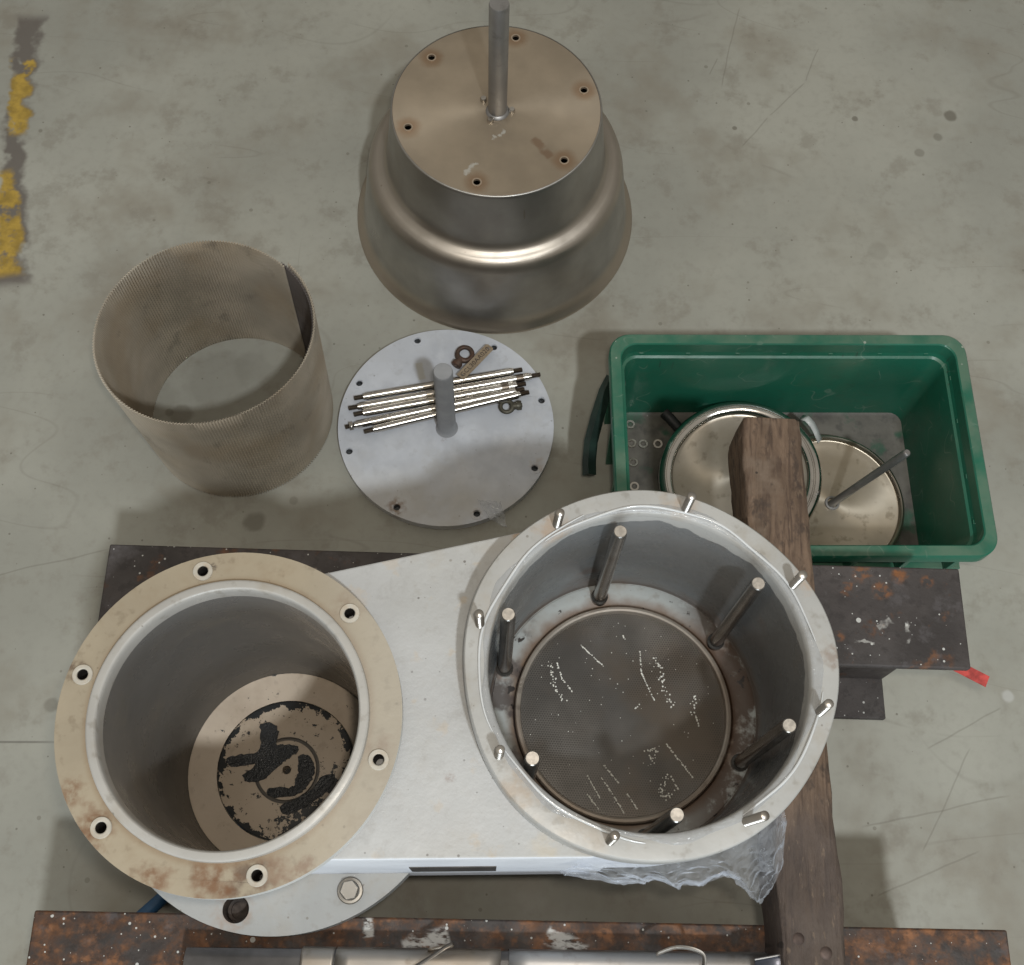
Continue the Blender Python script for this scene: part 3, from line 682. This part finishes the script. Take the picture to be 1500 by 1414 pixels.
prof = [(.1822, .3135), (.1830, .3172), (.1848, .3168), (.1860, .3145), (.1868, .309), (.1885, .295), (.1930, .258), (.1985, .215), (.2010, .200), (.2045, .191), (.2110, .1845), (.2200, .1805), (.2290, .1755), (.2355, .167), (.2395, .155),
        (.2435, .130), (.2490, .090), (.2545, .050), (.2580, .028), (.2625, .016), (.2700, .0075), (.2738, .0035), (.2742, .001), (.2730, .0005), (.2690, .006), (.2570, .022), (.2470, .088)]
obj('bell_wall', B().lathe(prof, BC, 160), make_bellside(), bell, smooth=50)
M['greyrod'] = make_steel('dull_grey_rod', (.32, .31, .30), (.40, .52), stain=(.24, .2, .16), amt=.3, metal=.75)
obj('top_rod', B().lathe([(.021, .317), (.0195, .3195), (.0166, .3215), (.0163, .33), (.0163, .566), (.0152, .5695), (.0001, .5697)], (-.063, 1.3705), 32), M['greyrod'], bell)
sc = mesh(B().lathe([(.0058, 0), (.0058, .004), (.0045, .0065), (.0001, .0068)], n=14), M['stud'], 'screw')
for x, y in [(-.089, 1.392), (-.038, 1.372), (-.074, 1.348)]: inst('screw', sc, (x, y, .317), bell)

# ------------------------------------------------------------------ mesh cylinder
MC = (-.5075, .904)
def make_meshmat(name, base, k=1.):
    g = G(name)
    c = vary(g, base, .16, 9, 1)
    c = g.mix(g.mul(g.noise(7, .45, .68, seed=3), .5), c, tuple(x*y for x, y in zip(base, (.85, .74, .6))))
    c = g.mix(g.mul(g.noise(17, .6, .72, seed=5), .5), c, tuple(x*.45 for x in base))
    z = g.xyz()[2]
    row = g.math('PINGPONG', g.math('DIVIDE', z, .0042), .5)
    c = g.mix(g.mul(g.step(row, .28, .45), .45), c, tuple(x*.4 for x in base))
    return g.done(c, .6, .1, g.bump(row, .3, .0012))
M['mesh'] = make_meshmat('bronze_wire_cloth', (.46, .40, .315)); M['meshshade'] = make_meshmat('shaded_wire_cloth', (.15, .13, .12))
mc = thing('mesh_cylinder', (*MC, 0), 'brown woven wire mesh cylinder open at both ends standing on the floor', 'mesh cylinder')
def wall(a0, a1, dr0, dr1, ribs, z0=.0, z1=.326, jag=True):
    rows = []; zs = [z0, .004, .03, .09, .16, .23, .29, z1-.003, z1]; m = ribs*4
    for zi, z in enumerate(zs):
        row = []
        for i in range(m+1):
            f = i/m; a = a0+(a1-a0)*f; ph = i % 4
            R0 = .164+.0065*z/.326+dr0+(dr1-dr0)*f
            wob = .003*math.sin(2*a+.6)*(.4+z/.326)+.0016*math.sin(3*a+2)*z/.326
            rib = (.0017, 0, -.0017, 0)[ph]
            zz = z
            if jag and zi == 0: zz += (0, .0015, .003, .0015)[ph]
            if jag and zi == len(zs)-1: zz -= (0, .0008, .0016, .0008)[ph]
            if zi == len(zs)-1: zz += .0025*math.sin(2*a+1)
            row.append((MC[0]+(R0+wob+rib)*math.cos(a), MC[1]+(R0+wob+rib)*math.sin(a), zz))
        rows.append(row)
    return B().grid(rows)
AS = R_(47)
obj('mesh_wall', wall(AS, AS+2*PI, -.0055, .0035, 216), M['mesh'], mc, smooth=70, solid=.0007)
obj('seam_shade_strip', wall(AS-R_(75), AS+R_(4), .0000, -.0005, 44, .006, .319, False), M['meshshade'], mc, smooth=70, solid=.0006, label='dark strip painting the shade on the inner wall beside the mesh seam')  # added dark layer standing in for shade on the inner wall

# ------------------------------------------------------------------ round cover plate with stub
PC = (-.1268, .8975); ZP = .022
def lid_extra(g, c):
    x = g.xyz()
    c = g.mix(g.mul(g.noise(7, .40, .62, seed=13, rough=.65), .6), c, (.43, .45, .49))
    c = g.mix(g.mul(g.noise(16, .55, .75, seed=43, rough=.6), .5), c, (.70, .71, .74))
    c = g.mix(g.mul(g.mul(g.inv(g.step(g.math('ADD', x[1], g.mul(g.raw(9, seed=2), .1)), .79, .88)), g.noise(8, .30, .6, seed=22)), .5), c, (.44, .40, .32))  # warm darker front zone: the housing's shadow put into the paint, blotched
    for q in [(-.188, 1.022, -.178, .985, .009)]:
        c = g.mix(g.mul(g.seg(*q, warp=.012, wscale=50), .5), c, (.40, .37, .28))
    return c
lh = [(PC[0]+.1828*math.cos(R_(a)), PC[1]+.1828*math.sin(R_(a))) for a in (111.4, 64.8, 19.3, -24.5, -68.3, -114.4, -159.5, 156.)]
lst = [(lh[5][0], lh[5][1], .016, RUST, .9), (lh[3][0]+.004, lh[3][1]+.004, .016, (.45, .33, .22), .6), (lh[4][0], lh[4][1], .012, (.35, .26, .18), .5), (-.128, .868, .006, RUST, .4), (-.12, .86, .045, (.42, .43, .45), .35), (-.145, .82, .03, (.45, .44, .42), .4)]
M['lid'] = make_painted('bluish_white_paint', (.585, .605, .645), lst, lid_extra, bs=(40, .15), rough=(.38, .55), dirt=(.40, .37, .31), dirt_amt=.22)
lid = thing('cover_plate', (*PC, 0), 'round bluish-white cover plate with a grey centre stub, lying on the floor', 'cover plate')
obj('plate', B().plate(circ(.1976, PC, 128), [circ(.0062, h, 20) for h in lh], .004, ZP), M['lid'], lid, bevel=.0018)
obj('gasket', B().lathe([(.186, 0), (.186, .0045), (.17, .0045)], PC, 96), simple('dark_gasket', (.05, .05, .05), .7), lid)
bs_ = mesh(B().lathe([(.0122, -.001), (.0120, .0007), (.0072, .0008), (.0060, -.001), (.0058, -.012)], n=24), M['lid'], 'hole_boss')
bd_ = mesh(B().lathe([(.0058, -.004), (.0058, -.016), (.0001, -.016)], n=20), simple('grey_hole', (.09, .095, .10), .5, .2), 'bolt_hole')
for h in lh:
    o = inst('hole_boss', bs_, (*h, ZP), lid); t = bpy.data.objects.new('bolt_hole', bd_); COL.objects.link(t); t.parent = o
obj('stub', B().lathe([(.0205, ZP), (.0190, .0245), (.0172, .027), (.0168, .034), (.0167, .242), (.0160, .2465), (.0150, .2480), (.0001, .2482)], (-.1249, .8914), 36), simple('matt_grey_primer', (.30, .305, .315), .55, .1, .08, 30, 160, .1), lid, label='grey round stub standing at the centre of the plate')

# loose tie rods on the plate
M['chrome'] = make_steel('bright_rod_steel', (.50, .475, .435), (.20, .34), stain=(.30, .23, .15), amt=.45, seed=6)
M['thread'] = make_steel('dark_thread_steel', (.22, .19, .16), (.35, .5), stain=(.12, .08, .05), amt=.4)
rods = [((-.299, .936), (.007, 1.015), .0300, .0300, 'chrome tie rod on the cover plate, farthest back of the five'),
        ((-.307, .915), (.041, 1.007), .0300, .0300, 'chrome tie rod on the cover plate whose right end sticks out farthest'),
        ((-.296, .903), (.015, .9865), .0300, .0300, 'chrome tie rod in the middle of the five on the cover plate'),
        ((-.309, .877), (.013, .9735), .0300, .0330, 'chrome tie rod on the cover plate with a nut at its left end'),
        ((-.274, .870), (.022, .966), .0300, .0370, 'chrome tie rod on the cover plate, nearest the front of the five')]
for i, (a, c, za, zc, lab) in enumerate(rods):
    A = Vector((*a, za)); C = Vector((*c, zc)); ln = (C-A).length; r = .0072
    t = thing('tie_rod', A, lab, 'rod', 'loose tie rods on the cover plate')
    obj('shaft', B().rod(A, C, [(.017, .0045), (.0172, .0060), (.022, .0060), (.0222, r), (ln-.0222, r), (ln-.022, .0062), (ln-.0172, .0060), (ln-.017, .0045)]), M['chrome'], t)
    for s in (0, 1):
        P0, P1 = (A, C) if s == 0 else (C, A); seg = [(0, .0035)]; q = .0008
        while q < .0175: seg += [(q, .0046), (q+.0008, .0040)]; q += .0016
        obj('threaded_end', B().rod(P0, P1, seg, 12), M['thread'], t, smooth=60)
    if i == 3:
        obj('nut', B().rod(A, C, [(.0075, .004), (.0076, .0088), (.0150, .0088), (.0151, .004)], 6), M['chrome'], t, smooth=20, bevel=.0006)
    if i in (1, 2): obj('groove', B().rod(A, C, [(ln-.046, r*1.004), (ln-.0455, r*1.01), (ln-.033, r*1.01), (ln-.0325, r*1.004)]), M['thread'], t)
# eyebolts
def eyebolt(c, ang, z, R0, r0, mat_, label):
    t = thing('eyebolt', (*c, z), label, 'eyebolt', 'eyebolts lying on the cover plate')
    u = Vector((math.cos(ang), math.sin(ang), 0)); C = Vector((*c, z))
    obj('ring', B().tube([C+Vector((R0*math.cos(2*PI*k/40), R0*math.sin(2*PI*k/40), 0)) for k in range(40)], [r0*(1+.35*max(0, math.cos(2*PI*k/40-ang))**3) for k in range(40)], 12, closed=True), mat_, t, smooth=80)
    obj('collar', B().rod(C+u*(R0*.9), C+u*(R0*3), [(0, r0*.9), (.002, r0*1.6), (.009, r0*1.9), (.0092, r0*2.3), (.0165, r0*2.3), (.0175, r0*2.1), (.0176, r0*1.1), (.019, r0*1.05)], 18), mat_, t, smooth=40)
    return t
M['eyer'] = simple('rusty_eyebolt', (.10, .068, .052), .55, .55, .35, 45, dirt=(.16, .06, .03), damt=.6); M['eyeg'] = simple('olive_grey_eyebolt', (.095, .088, .068), .5, .55, .25, 45, dirt=(.13, .11, .07))
eyebolt((-.102, 1.040), math.atan2(-.028, -.017), .0315, .0140, .0043, M['eyer'], 'rusty brown eyebolt lying on the cover plate under the stamped tag')
eyebolt((-.018, .9365), math.atan2(.006, .034), .031, .0110, .0039, M['eyeg'], 'olive-grey eyebolt lying on the cover plate in front of the tie rods')
# stamped tag
tg = thing('stamped_tag', (-.082, 1.02, .038), 'tan stamped metal tag leaning between the rusty eyebolt and the tie rods', 'tag')
M['tag'] = simple('tan_tag_metal', (.36, .285, .20), .45, .5, .15, 50, dirt=(.2, .14, .09))
ang = math.atan2(.070, .053); tl, tw_ = .043, .0088
b = B()
tagpts = [(-tl, -tw_), (tl-.003, -tw_), (tl, -tw_+.003), (tl, tw_-.003), (tl-.003, tw_), (-tl, tw_)]
hl = [circ(.002, (tl-.006, 0), 10), circ(.002, (-tl+.006, 0), 10)]
b.plate(tagpts, hl, -.0006, .0006)
tm_ = bpy.data.objects.new('tag_plate', mesh(b, M['tag'], 'tag_plate', 0)); COL.objects.link(tm_); tm_.parent = tg
tg.rotation_euler = (0, 0, ang); tg.location = (-.081, 1.0215, .0385)
fc = bpy.data.curves.new('lettering', 'FONT'); fc.body = 'GCL30AA020'; fc.size = .0125; fc.align_x = 'CENTER'; fc.align_y = 'CENTER'; fc.extrude = .0002; fc.space_character = 1.08
fo = bpy.data.objects.new('tmp_text', fc); COL.objects.link(fo); dg = bpy.context.evaluated_depsgraph_get()
tme = bpy.data.meshes.new_from_object(fo.evaluated_get(dg)); bpy.data.objects.remove(fo)
tme.materials.clear(); tme.materials.append(simple('stamped_ink', (.06, .045, .035), .6))
lt = bpy.data.objects.new('lettering', tme); COL.objects.link(lt); lt.parent = tm_; lt.location = (-.001, 0, .0008)
# torn scrap of film on the plate edge
sp = [(-.0717, .7604), (-.0405, .7492), (-.016, .7468), (-.0054, .7087), (-.0219, .7025), (-.0376, .7209)]
rows = []
for j in range(16):
    t = j/15; row = []
    for i in range(16):
        s = i/15; L0 = Vector((-.062, .752)).lerp(Vector((-.018, .748)), s); L1 = Vector((-.034, .716)).lerp(Vector((-.004, .700)), s)
        p = L0.lerp(L1, t); q = (p.x, p.y, 0); h = .026+abs(vn(q, 90, 2))*.012+abs(vn(q, 40, 4))*.008
        row.append((p.x+.004*vn(q, 60, 5), p.y+.004*vn(q, 60, 7), h))
    rows.append(row)
sp_ = obj('plastic_scrap', B().grid(rows), M['scrap'], None, smooth=30)
tag(sp_, 'torn scrap of clear film on the front edge of the cover plate', 'plastic scrap')

# ------------------------------------------------------------------ green crate
CC = (.463, .8055); CA = R_(3.6); ca, sa = math.cos(CA), math.sin(CA)
def cw(x, y, z): return (CC[0]+x*ca-y*sa, CC[1]+x*sa+y*ca, z)
def rr(hx, hy, r, z, n=8):
    P = []
    for cx, cy, a0 in ((hx-r, hy-r, 0), (-hx+r, hy-r, 90), (-hx+r, -hy+r, 180), (hx-r, -hy+r, 270)):
        for k in range(n+1):
            a = R_(a0+90*k/n); P.append(cw(cx+r*math.cos(a), cy+r*math.sin(a), z))
    return P
def crate_extra(g, c):
    c = g.mix(g.mul(g.noise(9, .5, .72, seed=31), .35), c, (.045, .15, .095))
    c = g.mix(g.mul(g.lines(11, .010, .5, .6, seed=7), .4), c, (.22, .30, .24))
    n = g.n.new('ShaderNodeSeparateXYZ'); g.L(g.nor, n.inputs[0])
    up = g.mul(g.step(n.outputs['Z'], .8, .95), g.noise(13, .30, .62, seed=11))
    c = g.mix(g.mul(up, .6), c, (.15, .21, .15))
    return g.mix(g.mul(g.spots(36, .10, .3, seed=5), .7), c, (.42, .45, .38))
M['crate'] = make_painted('green_plastic', (.017, .135, .083), extra=crate_extra, bs=(60, .12), rough=(.28, .42), dirt=(.07, .12, .075), dirt_amt=.3)
def cfloor():
    g = G('dirty_crate_floor'); c = vary(g, (.115, .105, .088), .3, 16, 2)
    c = g.mix(g.noise(15, .55, .66, seed=5), c, (.035, .09, .055)); c = g.mix(g.mul(g.noise(40, .5, .68, seed=7), .6), c, (.055, .05, .045))
    c = g.mix(g.mul(g.spots(40, .14, .3, seed=3), .7), c, (.34, .33, .30)); return g.done(c, .55, 0, g.bump(g.raw(60), .3, .002))
M['cfloor'] = cfloor()
cr = thing('green_crate', (*CC, 0), 'deep green plastic crate holding steel discs, partly under the timber', 'crate')
obj('wall', B().loft([rr(.2665, .163, .03, 0), rr(.2665, .163, .03, .004), rr(.281, .1775, .03, .212)], True).loft([rr(.2805, .177, .026, .214), rr(.2785, .175, .026, .206), rr(.2745, .171, .024, .2035), rr(.270, .1665, .024, .17), rr(.2635, .160, .022, .0095)]), M['crate'], cr, fix=False, smooth=40)
obj('rim', B().loft([rr(.281, .1775, .03, .2115), rr(.3015, .1975, .036, .2115), rr(.3025, .1985, .036, .2125), rr(.3025, .1985, .036, .2375), rr(.3005, .1965, .035, .240), rr(.2845, .1805, .028, .240), rr(.2825, .1785, .027, .238), rr(.2805, .177, .026, .213)]), M['crate'], cr, smooth=40)
obj('base', B().loft([rr(.2636, .1601, .022, .009), rr(.2580, .1545, .02, .006)], cap1=True), M['cfloor'], cr)
# outside ribs under the rim
def rib(P0, P1):            # two quads (lower, upper) in crate coordinates
    b = B(); b.add([cw(*p) for p in P0+P1], [(0, 3, 2, 1), (4, 5, 6, 7), (0, 1, 5, 4), (1, 2, 6, 5), (2, 3, 7, 6), (3, 0, 4, 7)]); return obj('rib', b, M['crate'], cr, smooth=0, bevel=.001, fix=True)
def post(t, s, side):
    q = lambda o, d, z: (t+d, s*o, z) if side else (s*o, t+d, z)
    e = 0 if side else .1035
    rib([q(.1635+e, -.004, .03), q(.1635+e, .004, .03), q(.190+e, .004, .03), q(.190+e, -.004, .03)], [q(.1755+e, -.004, .2125), q(.1755+e, .004, .2125), q(.197+e, .004, .2125), q(.197+e, -.004, .2125)])
for s in (-1, 1):
    for x in (-.245, -.165, -.08, 0, .08, .165, .245): post(x, s, True)
    for y in (-.13, -.05, .05, .13): post(y, s, False)
    for z in (.085, .15):
        i = .1635+.0145*(z/.212)
        rib([(-.27, s*i, z), (.27, s*i, z), (.27, s*.191, z), (-.27, s*.191, z)], [(-.27, s*i, z+.005), (.27, s*i, z+.005), (.27, s*.191, z+.005), (-.27, s*.191, z+.005)])
M['black'] = simple('dark_green_black_plastic', (.018, .035, .028), .45, 0, .3, 30)
hb_ = [cw(-.296, .140, .195), cw(-.306, .120, .18), cw(-.318, .085, .15), cw(-.328, .050, .125), cw(-.331, .020, .11), cw(-.331, -.005, .105)]
obj('handle', B().tube(hb_, [.009, .011, .012, .012, .012, .012], 4), M['black'], cr, smooth=70)

# contents of the crate
M['drim'] = make_steel('chrome_rim_steel', (.62, .59, .55), (.10, .22), stain=(.3, .25, .2), amt=.25, seed=8)
dl = thing('steel_disc', (.402, .812, .062), 'chrome-rimmed steel disc leaning in the green crate below the timber end', 'steel disc', 'round steel discs in the crate')
def dpart(name, prof, mat_, par, n=96, cap=None):
    b = B().lathe(prof, (0, 0), n)
    o = bpy.data.objects.new(name, mesh(b, mat_, name, 40)); COL.objects.link(o); o.parent = par; return o
def make_disc(name, base, stain, seed):
    g = G(name); c = vary(g, base, .14, 9, seed); c = g.mix(g.mul(g.noise(8, .4, .66, seed=3+seed), .5), c, stain)
    c = g.mix(g.mul(g.noise(45, .56, .70, seed=5+seed), .45), c, tuple(x*.5 for x in stain)); turned(g, .8)
    return g.done(c, g.step(g.raw(12), .3, .7, .32, .44), .8, g.bump(g.raw(120), .05, .001))
M['disc'] = make_disc('turned_grey_disc_steel', (.46, .42, .36), (.33, .28, .21), 4)
dpart('face', [(.118, .004), (.112, .001), (.06, .0), (.0001, .0)], M['disc'], dl)
dpart('rim_ring', [(.117, .004), (.1185, .009), (.1225, .0125), (.127, .0135), (.1285, .0115), (.1300, .0115), (.1315, .0135), (.1375, .0125), (.1415, .008), (.143, 0), (.1425, -.010), (.139, -.014), (.118, -.006)], M['drim'], dl)
dl.rotation_euler = (R_(2), R_(-9), 0)
dr = thing('steel_disc', (.576, .786, .024), 'tan steel disc with a thin rod through its centre, lying right in the green crate', 'steel disc', 'round steel discs in the crate')
M['disc2'] = make_disc('turned_tan_disc_steel', (.50, .435, .345), (.36, .285, .19), 1)
dpart('face', [(.121, .003), (.1185, .0016), (.112, .0016), (.110, .0004), (.03, 0), (.0001, 0)], M['disc2'], dr)
dpart('rim_ring', [(.1205, .003), (.1225, .008), (.1255, .0105), (.1285, .0095), (.1305, .006), (.131, 0), (.130, -.006), (.121, -.004)], make_steel('tan_rim_steel', (.56, .50, .42), (.25, .38), amt=.35), dr)
dr.rotation_euler = (R_(1), R_(3), 0)
dpart('hub', [(.0135, 0), (.013, .003), (.0095, .0035), (.0085, .001)], M['greyrod'], dr, 32)
b = B().rod((-.004, -.003, -.004), (.049, .010, .231), [(0, .0068), (.236, .0068), (.2395, .0060), (.241, .0045)], 18)
o = bpy.data.objects.new('centre_rod', mesh(b, M['greyrod'], 'centre_rod', 40)); COL.objects.link(o); o.parent = dr
hz = obj('rubber_hose', B().tube([(.272, .945, .028), (.284, .934, .026), (.31, .908, .019), (.34, .88, .017)], .0095, 14), simple('black_rubber', (.02, .02, .02), .6), None)
tag(hz, 'short black rubber hose end sticking out behind the chrome-rimmed disc', 'hose')
P = [(.513, .928, .075), (.520, .920, .088), (.531, .913, .080), (.541, .906, .066), (.552, .895, .05)]
b = B(); rows = []
for i, (x, y, z) in enumerate(P): rows.append([(x-.004, y-.005, z+.001), (x+.004, y+.005, z)])
ws = obj('white_strip', B().grid(rows), simple('white_nylon', (.62, .64, .62), .4), None, smooth=60, solid=.0012)
tag(ws, 'bent white plastic strip between the two steel discs', 'plastic strip')
M['washer'] = make_steel('washer_steel', (.40, .37, .33), (.25, .4), amt=.4)
wsh = [(.2125, .926, 'washer in the crate corner farthest back along the left wall'), (.216, .888, 'washer second from the back along the crate left wall'), (.2195, .850, 'washer third from the back along the crate left wall'),
       (.222, .803, 'washer nearest the front along the crate left wall'), (.237, .888, 'dull washer right beside the second wall washer in the crate'), (.264, .890, 'dull washer farthest from the left wall of the crate')]
wme = mesh(B().lathe([(.0088, 0), (.0090, .0006), (.0085, .0022), (.0052, .0022), (.0048, .0015), (.0048, 0)], n=24, close=True), M['washer'], 'washer')
for x, y, lab in wsh:
    o = bpy.data.objects.new('washer', wme); COL.objects.link(o); o.location = (x, y, .0068); o.rotation_euler = (rnd.uniform(-.05, .12), rnd.uniform(-.12, .05), 0)
    tag(o, lab, 'washer', 'washers on the crate floor')

# ------------------------------------------------------------------ front: stainless tray on the near beam
fr = thing('steel_tray', (.03, -.05, .393), 'stainless steel tray with curled strips on the rusty beam, at the bottom edge', 'steel tray')
M['tray'] = make_steel('tray_steel', (.30, .275, .245), (.42, .58), amt=.45, seed=9)
M['trayw'] = make_steel('pale_tray_steel', (.38, .37, .36), (.40, .55), amt=.3, seed=11)
M['trayd'] = simple('dark_tray_liner', (.075, .07, .068), .35, .5, .3, 20)
b = B(); lp = []
for i in range(31):
    f = i/30; x = -.362+.80*f; yb = -.010+.034*f; zb = .452
    lp.append([(x, yb-.10, .394), (x, yb-.002, .394), (x, yb, .400), (x, yb-.001, zb-.006), (x, yb-.006, zb-.001), (x, yb-.012, zb), (x, yb-.10, zb)])
b.loft(lp, True, True); obj('tray_body', b, M['trayd'], fr, smooth=40, fix=True)
def sheet(x0, x1, m, nm, z=.4535):
    rows = []
    for i in range(13):
        f = i/12; x = x0+(x1-x0)*f; yb = -.010+.034*(x+.362)/.80
        rows.append([(x, yb-.10, z), (x, yb-.014, z+.0004), (x, yb-.007, z-.0008), (x, yb-.001, z-.006), (x, yb+.0015, z-.02)])
    return obj(nm, B().grid(rows), m, fr, smooth=60, solid=.001)
sheet(-.222, -.182, M['tray'], 'steel_strap'); sheet(-.180, .02, M['tray'], 'steel_sheet', .4545); sheet(.03, .345, M['trayw'], 'pale_sheet', .4545)
for P in ([(-.112, -.045, .456), (-.09, -.025, .458), (-.065, -.008, .464), (-.048, .004, .468), (-.038, .010, .464), (-.050, .008, .455), (-.072, .002, .4475)],
          [(.258, -.035, .457), (.262, -.012, .46), (.266, .004, .466), (.263, .016, .472), (.248, .022, .472), (.228, .022, .464), (.205, .012, .452)]):
    rows = []; Q = []
    for i in range(len(P)-1):
        for s in range(6):
            t = s/6; p0, p1, p2, p3 = [Vector(P[max(0, min(len(P)-1, i+k-1))]) for k in range(4)]
            Q.append(.5*((2*p1)+(p2-p0)*t+(2*p0-5*p1+4*p2-p3)*t*t+(3*p1-p0-3*p2+p3)*t**3))
    for i, q in enumerate(Q):
        tn = (Q[min(i+1, len(Q)-1)]-Q[max(i-1, 0)]).normalized(); sd = Vector((tn.y, -tn.x, 0)); sd = sd*(.0035/max(sd.length, 1e-4)); rows.append([tuple(q-sd), tuple(q+sd*.2+Vector((0, 0, .004)))])
    obj('curled_strip', B().grid(rows), M['tray'], fr, smooth=60, solid=.0008)
P = [(.325, .012, .470), (.36, .020, .474), (.40, .019, .472), (.43, .013, .468)]
obj('raised_lip', B().grid([[(x, y, z), (x, y-.003, z+.001), (x, y-.05, z-.004)] for x, y, z in P]), simple('slate_sheet', (.10, .105, .13), .3, .6), fr, smooth=50, solid=.0012)
obj('lip_edge', B().tube([(x, y+.0005, z+.0006) for x, y, z in P], .0014, 8), M['trayw'], fr, smooth=80)

# ------------------------------------------------------------------ small things
hs = obj('blue_hose', B().tube([(-.40, .17, .012), (-.46, .105, .012), (-.511, .057, .012), (-.545, .022, .012), (-.60, -.03, .012)], .011, 14), simple('blue_hose_rubber', (.03, .10, .21), .45), None)
tag(hs, 'blue hose on the floor below the left pot by the rusty beam', 'hose')
rt = []
for i in range(9):
    f = i/8; x = .640+.045*f; y = .4150-.020*f; z = .366-.004*f
    rt.append([(x-.0035, y-.0078, z), (x+.0035, y+.0078, z)])
rtp = obj('red_tape', B().grid(rt), simple('red_tape_vinyl', (.46, .06, .05), .6, 0, .35, 90, 200, .6), None, smooth=0, solid=.0006)
tag(rtp, 'short red tape tail poking out at the right end of the dark brown beam', 'tape')
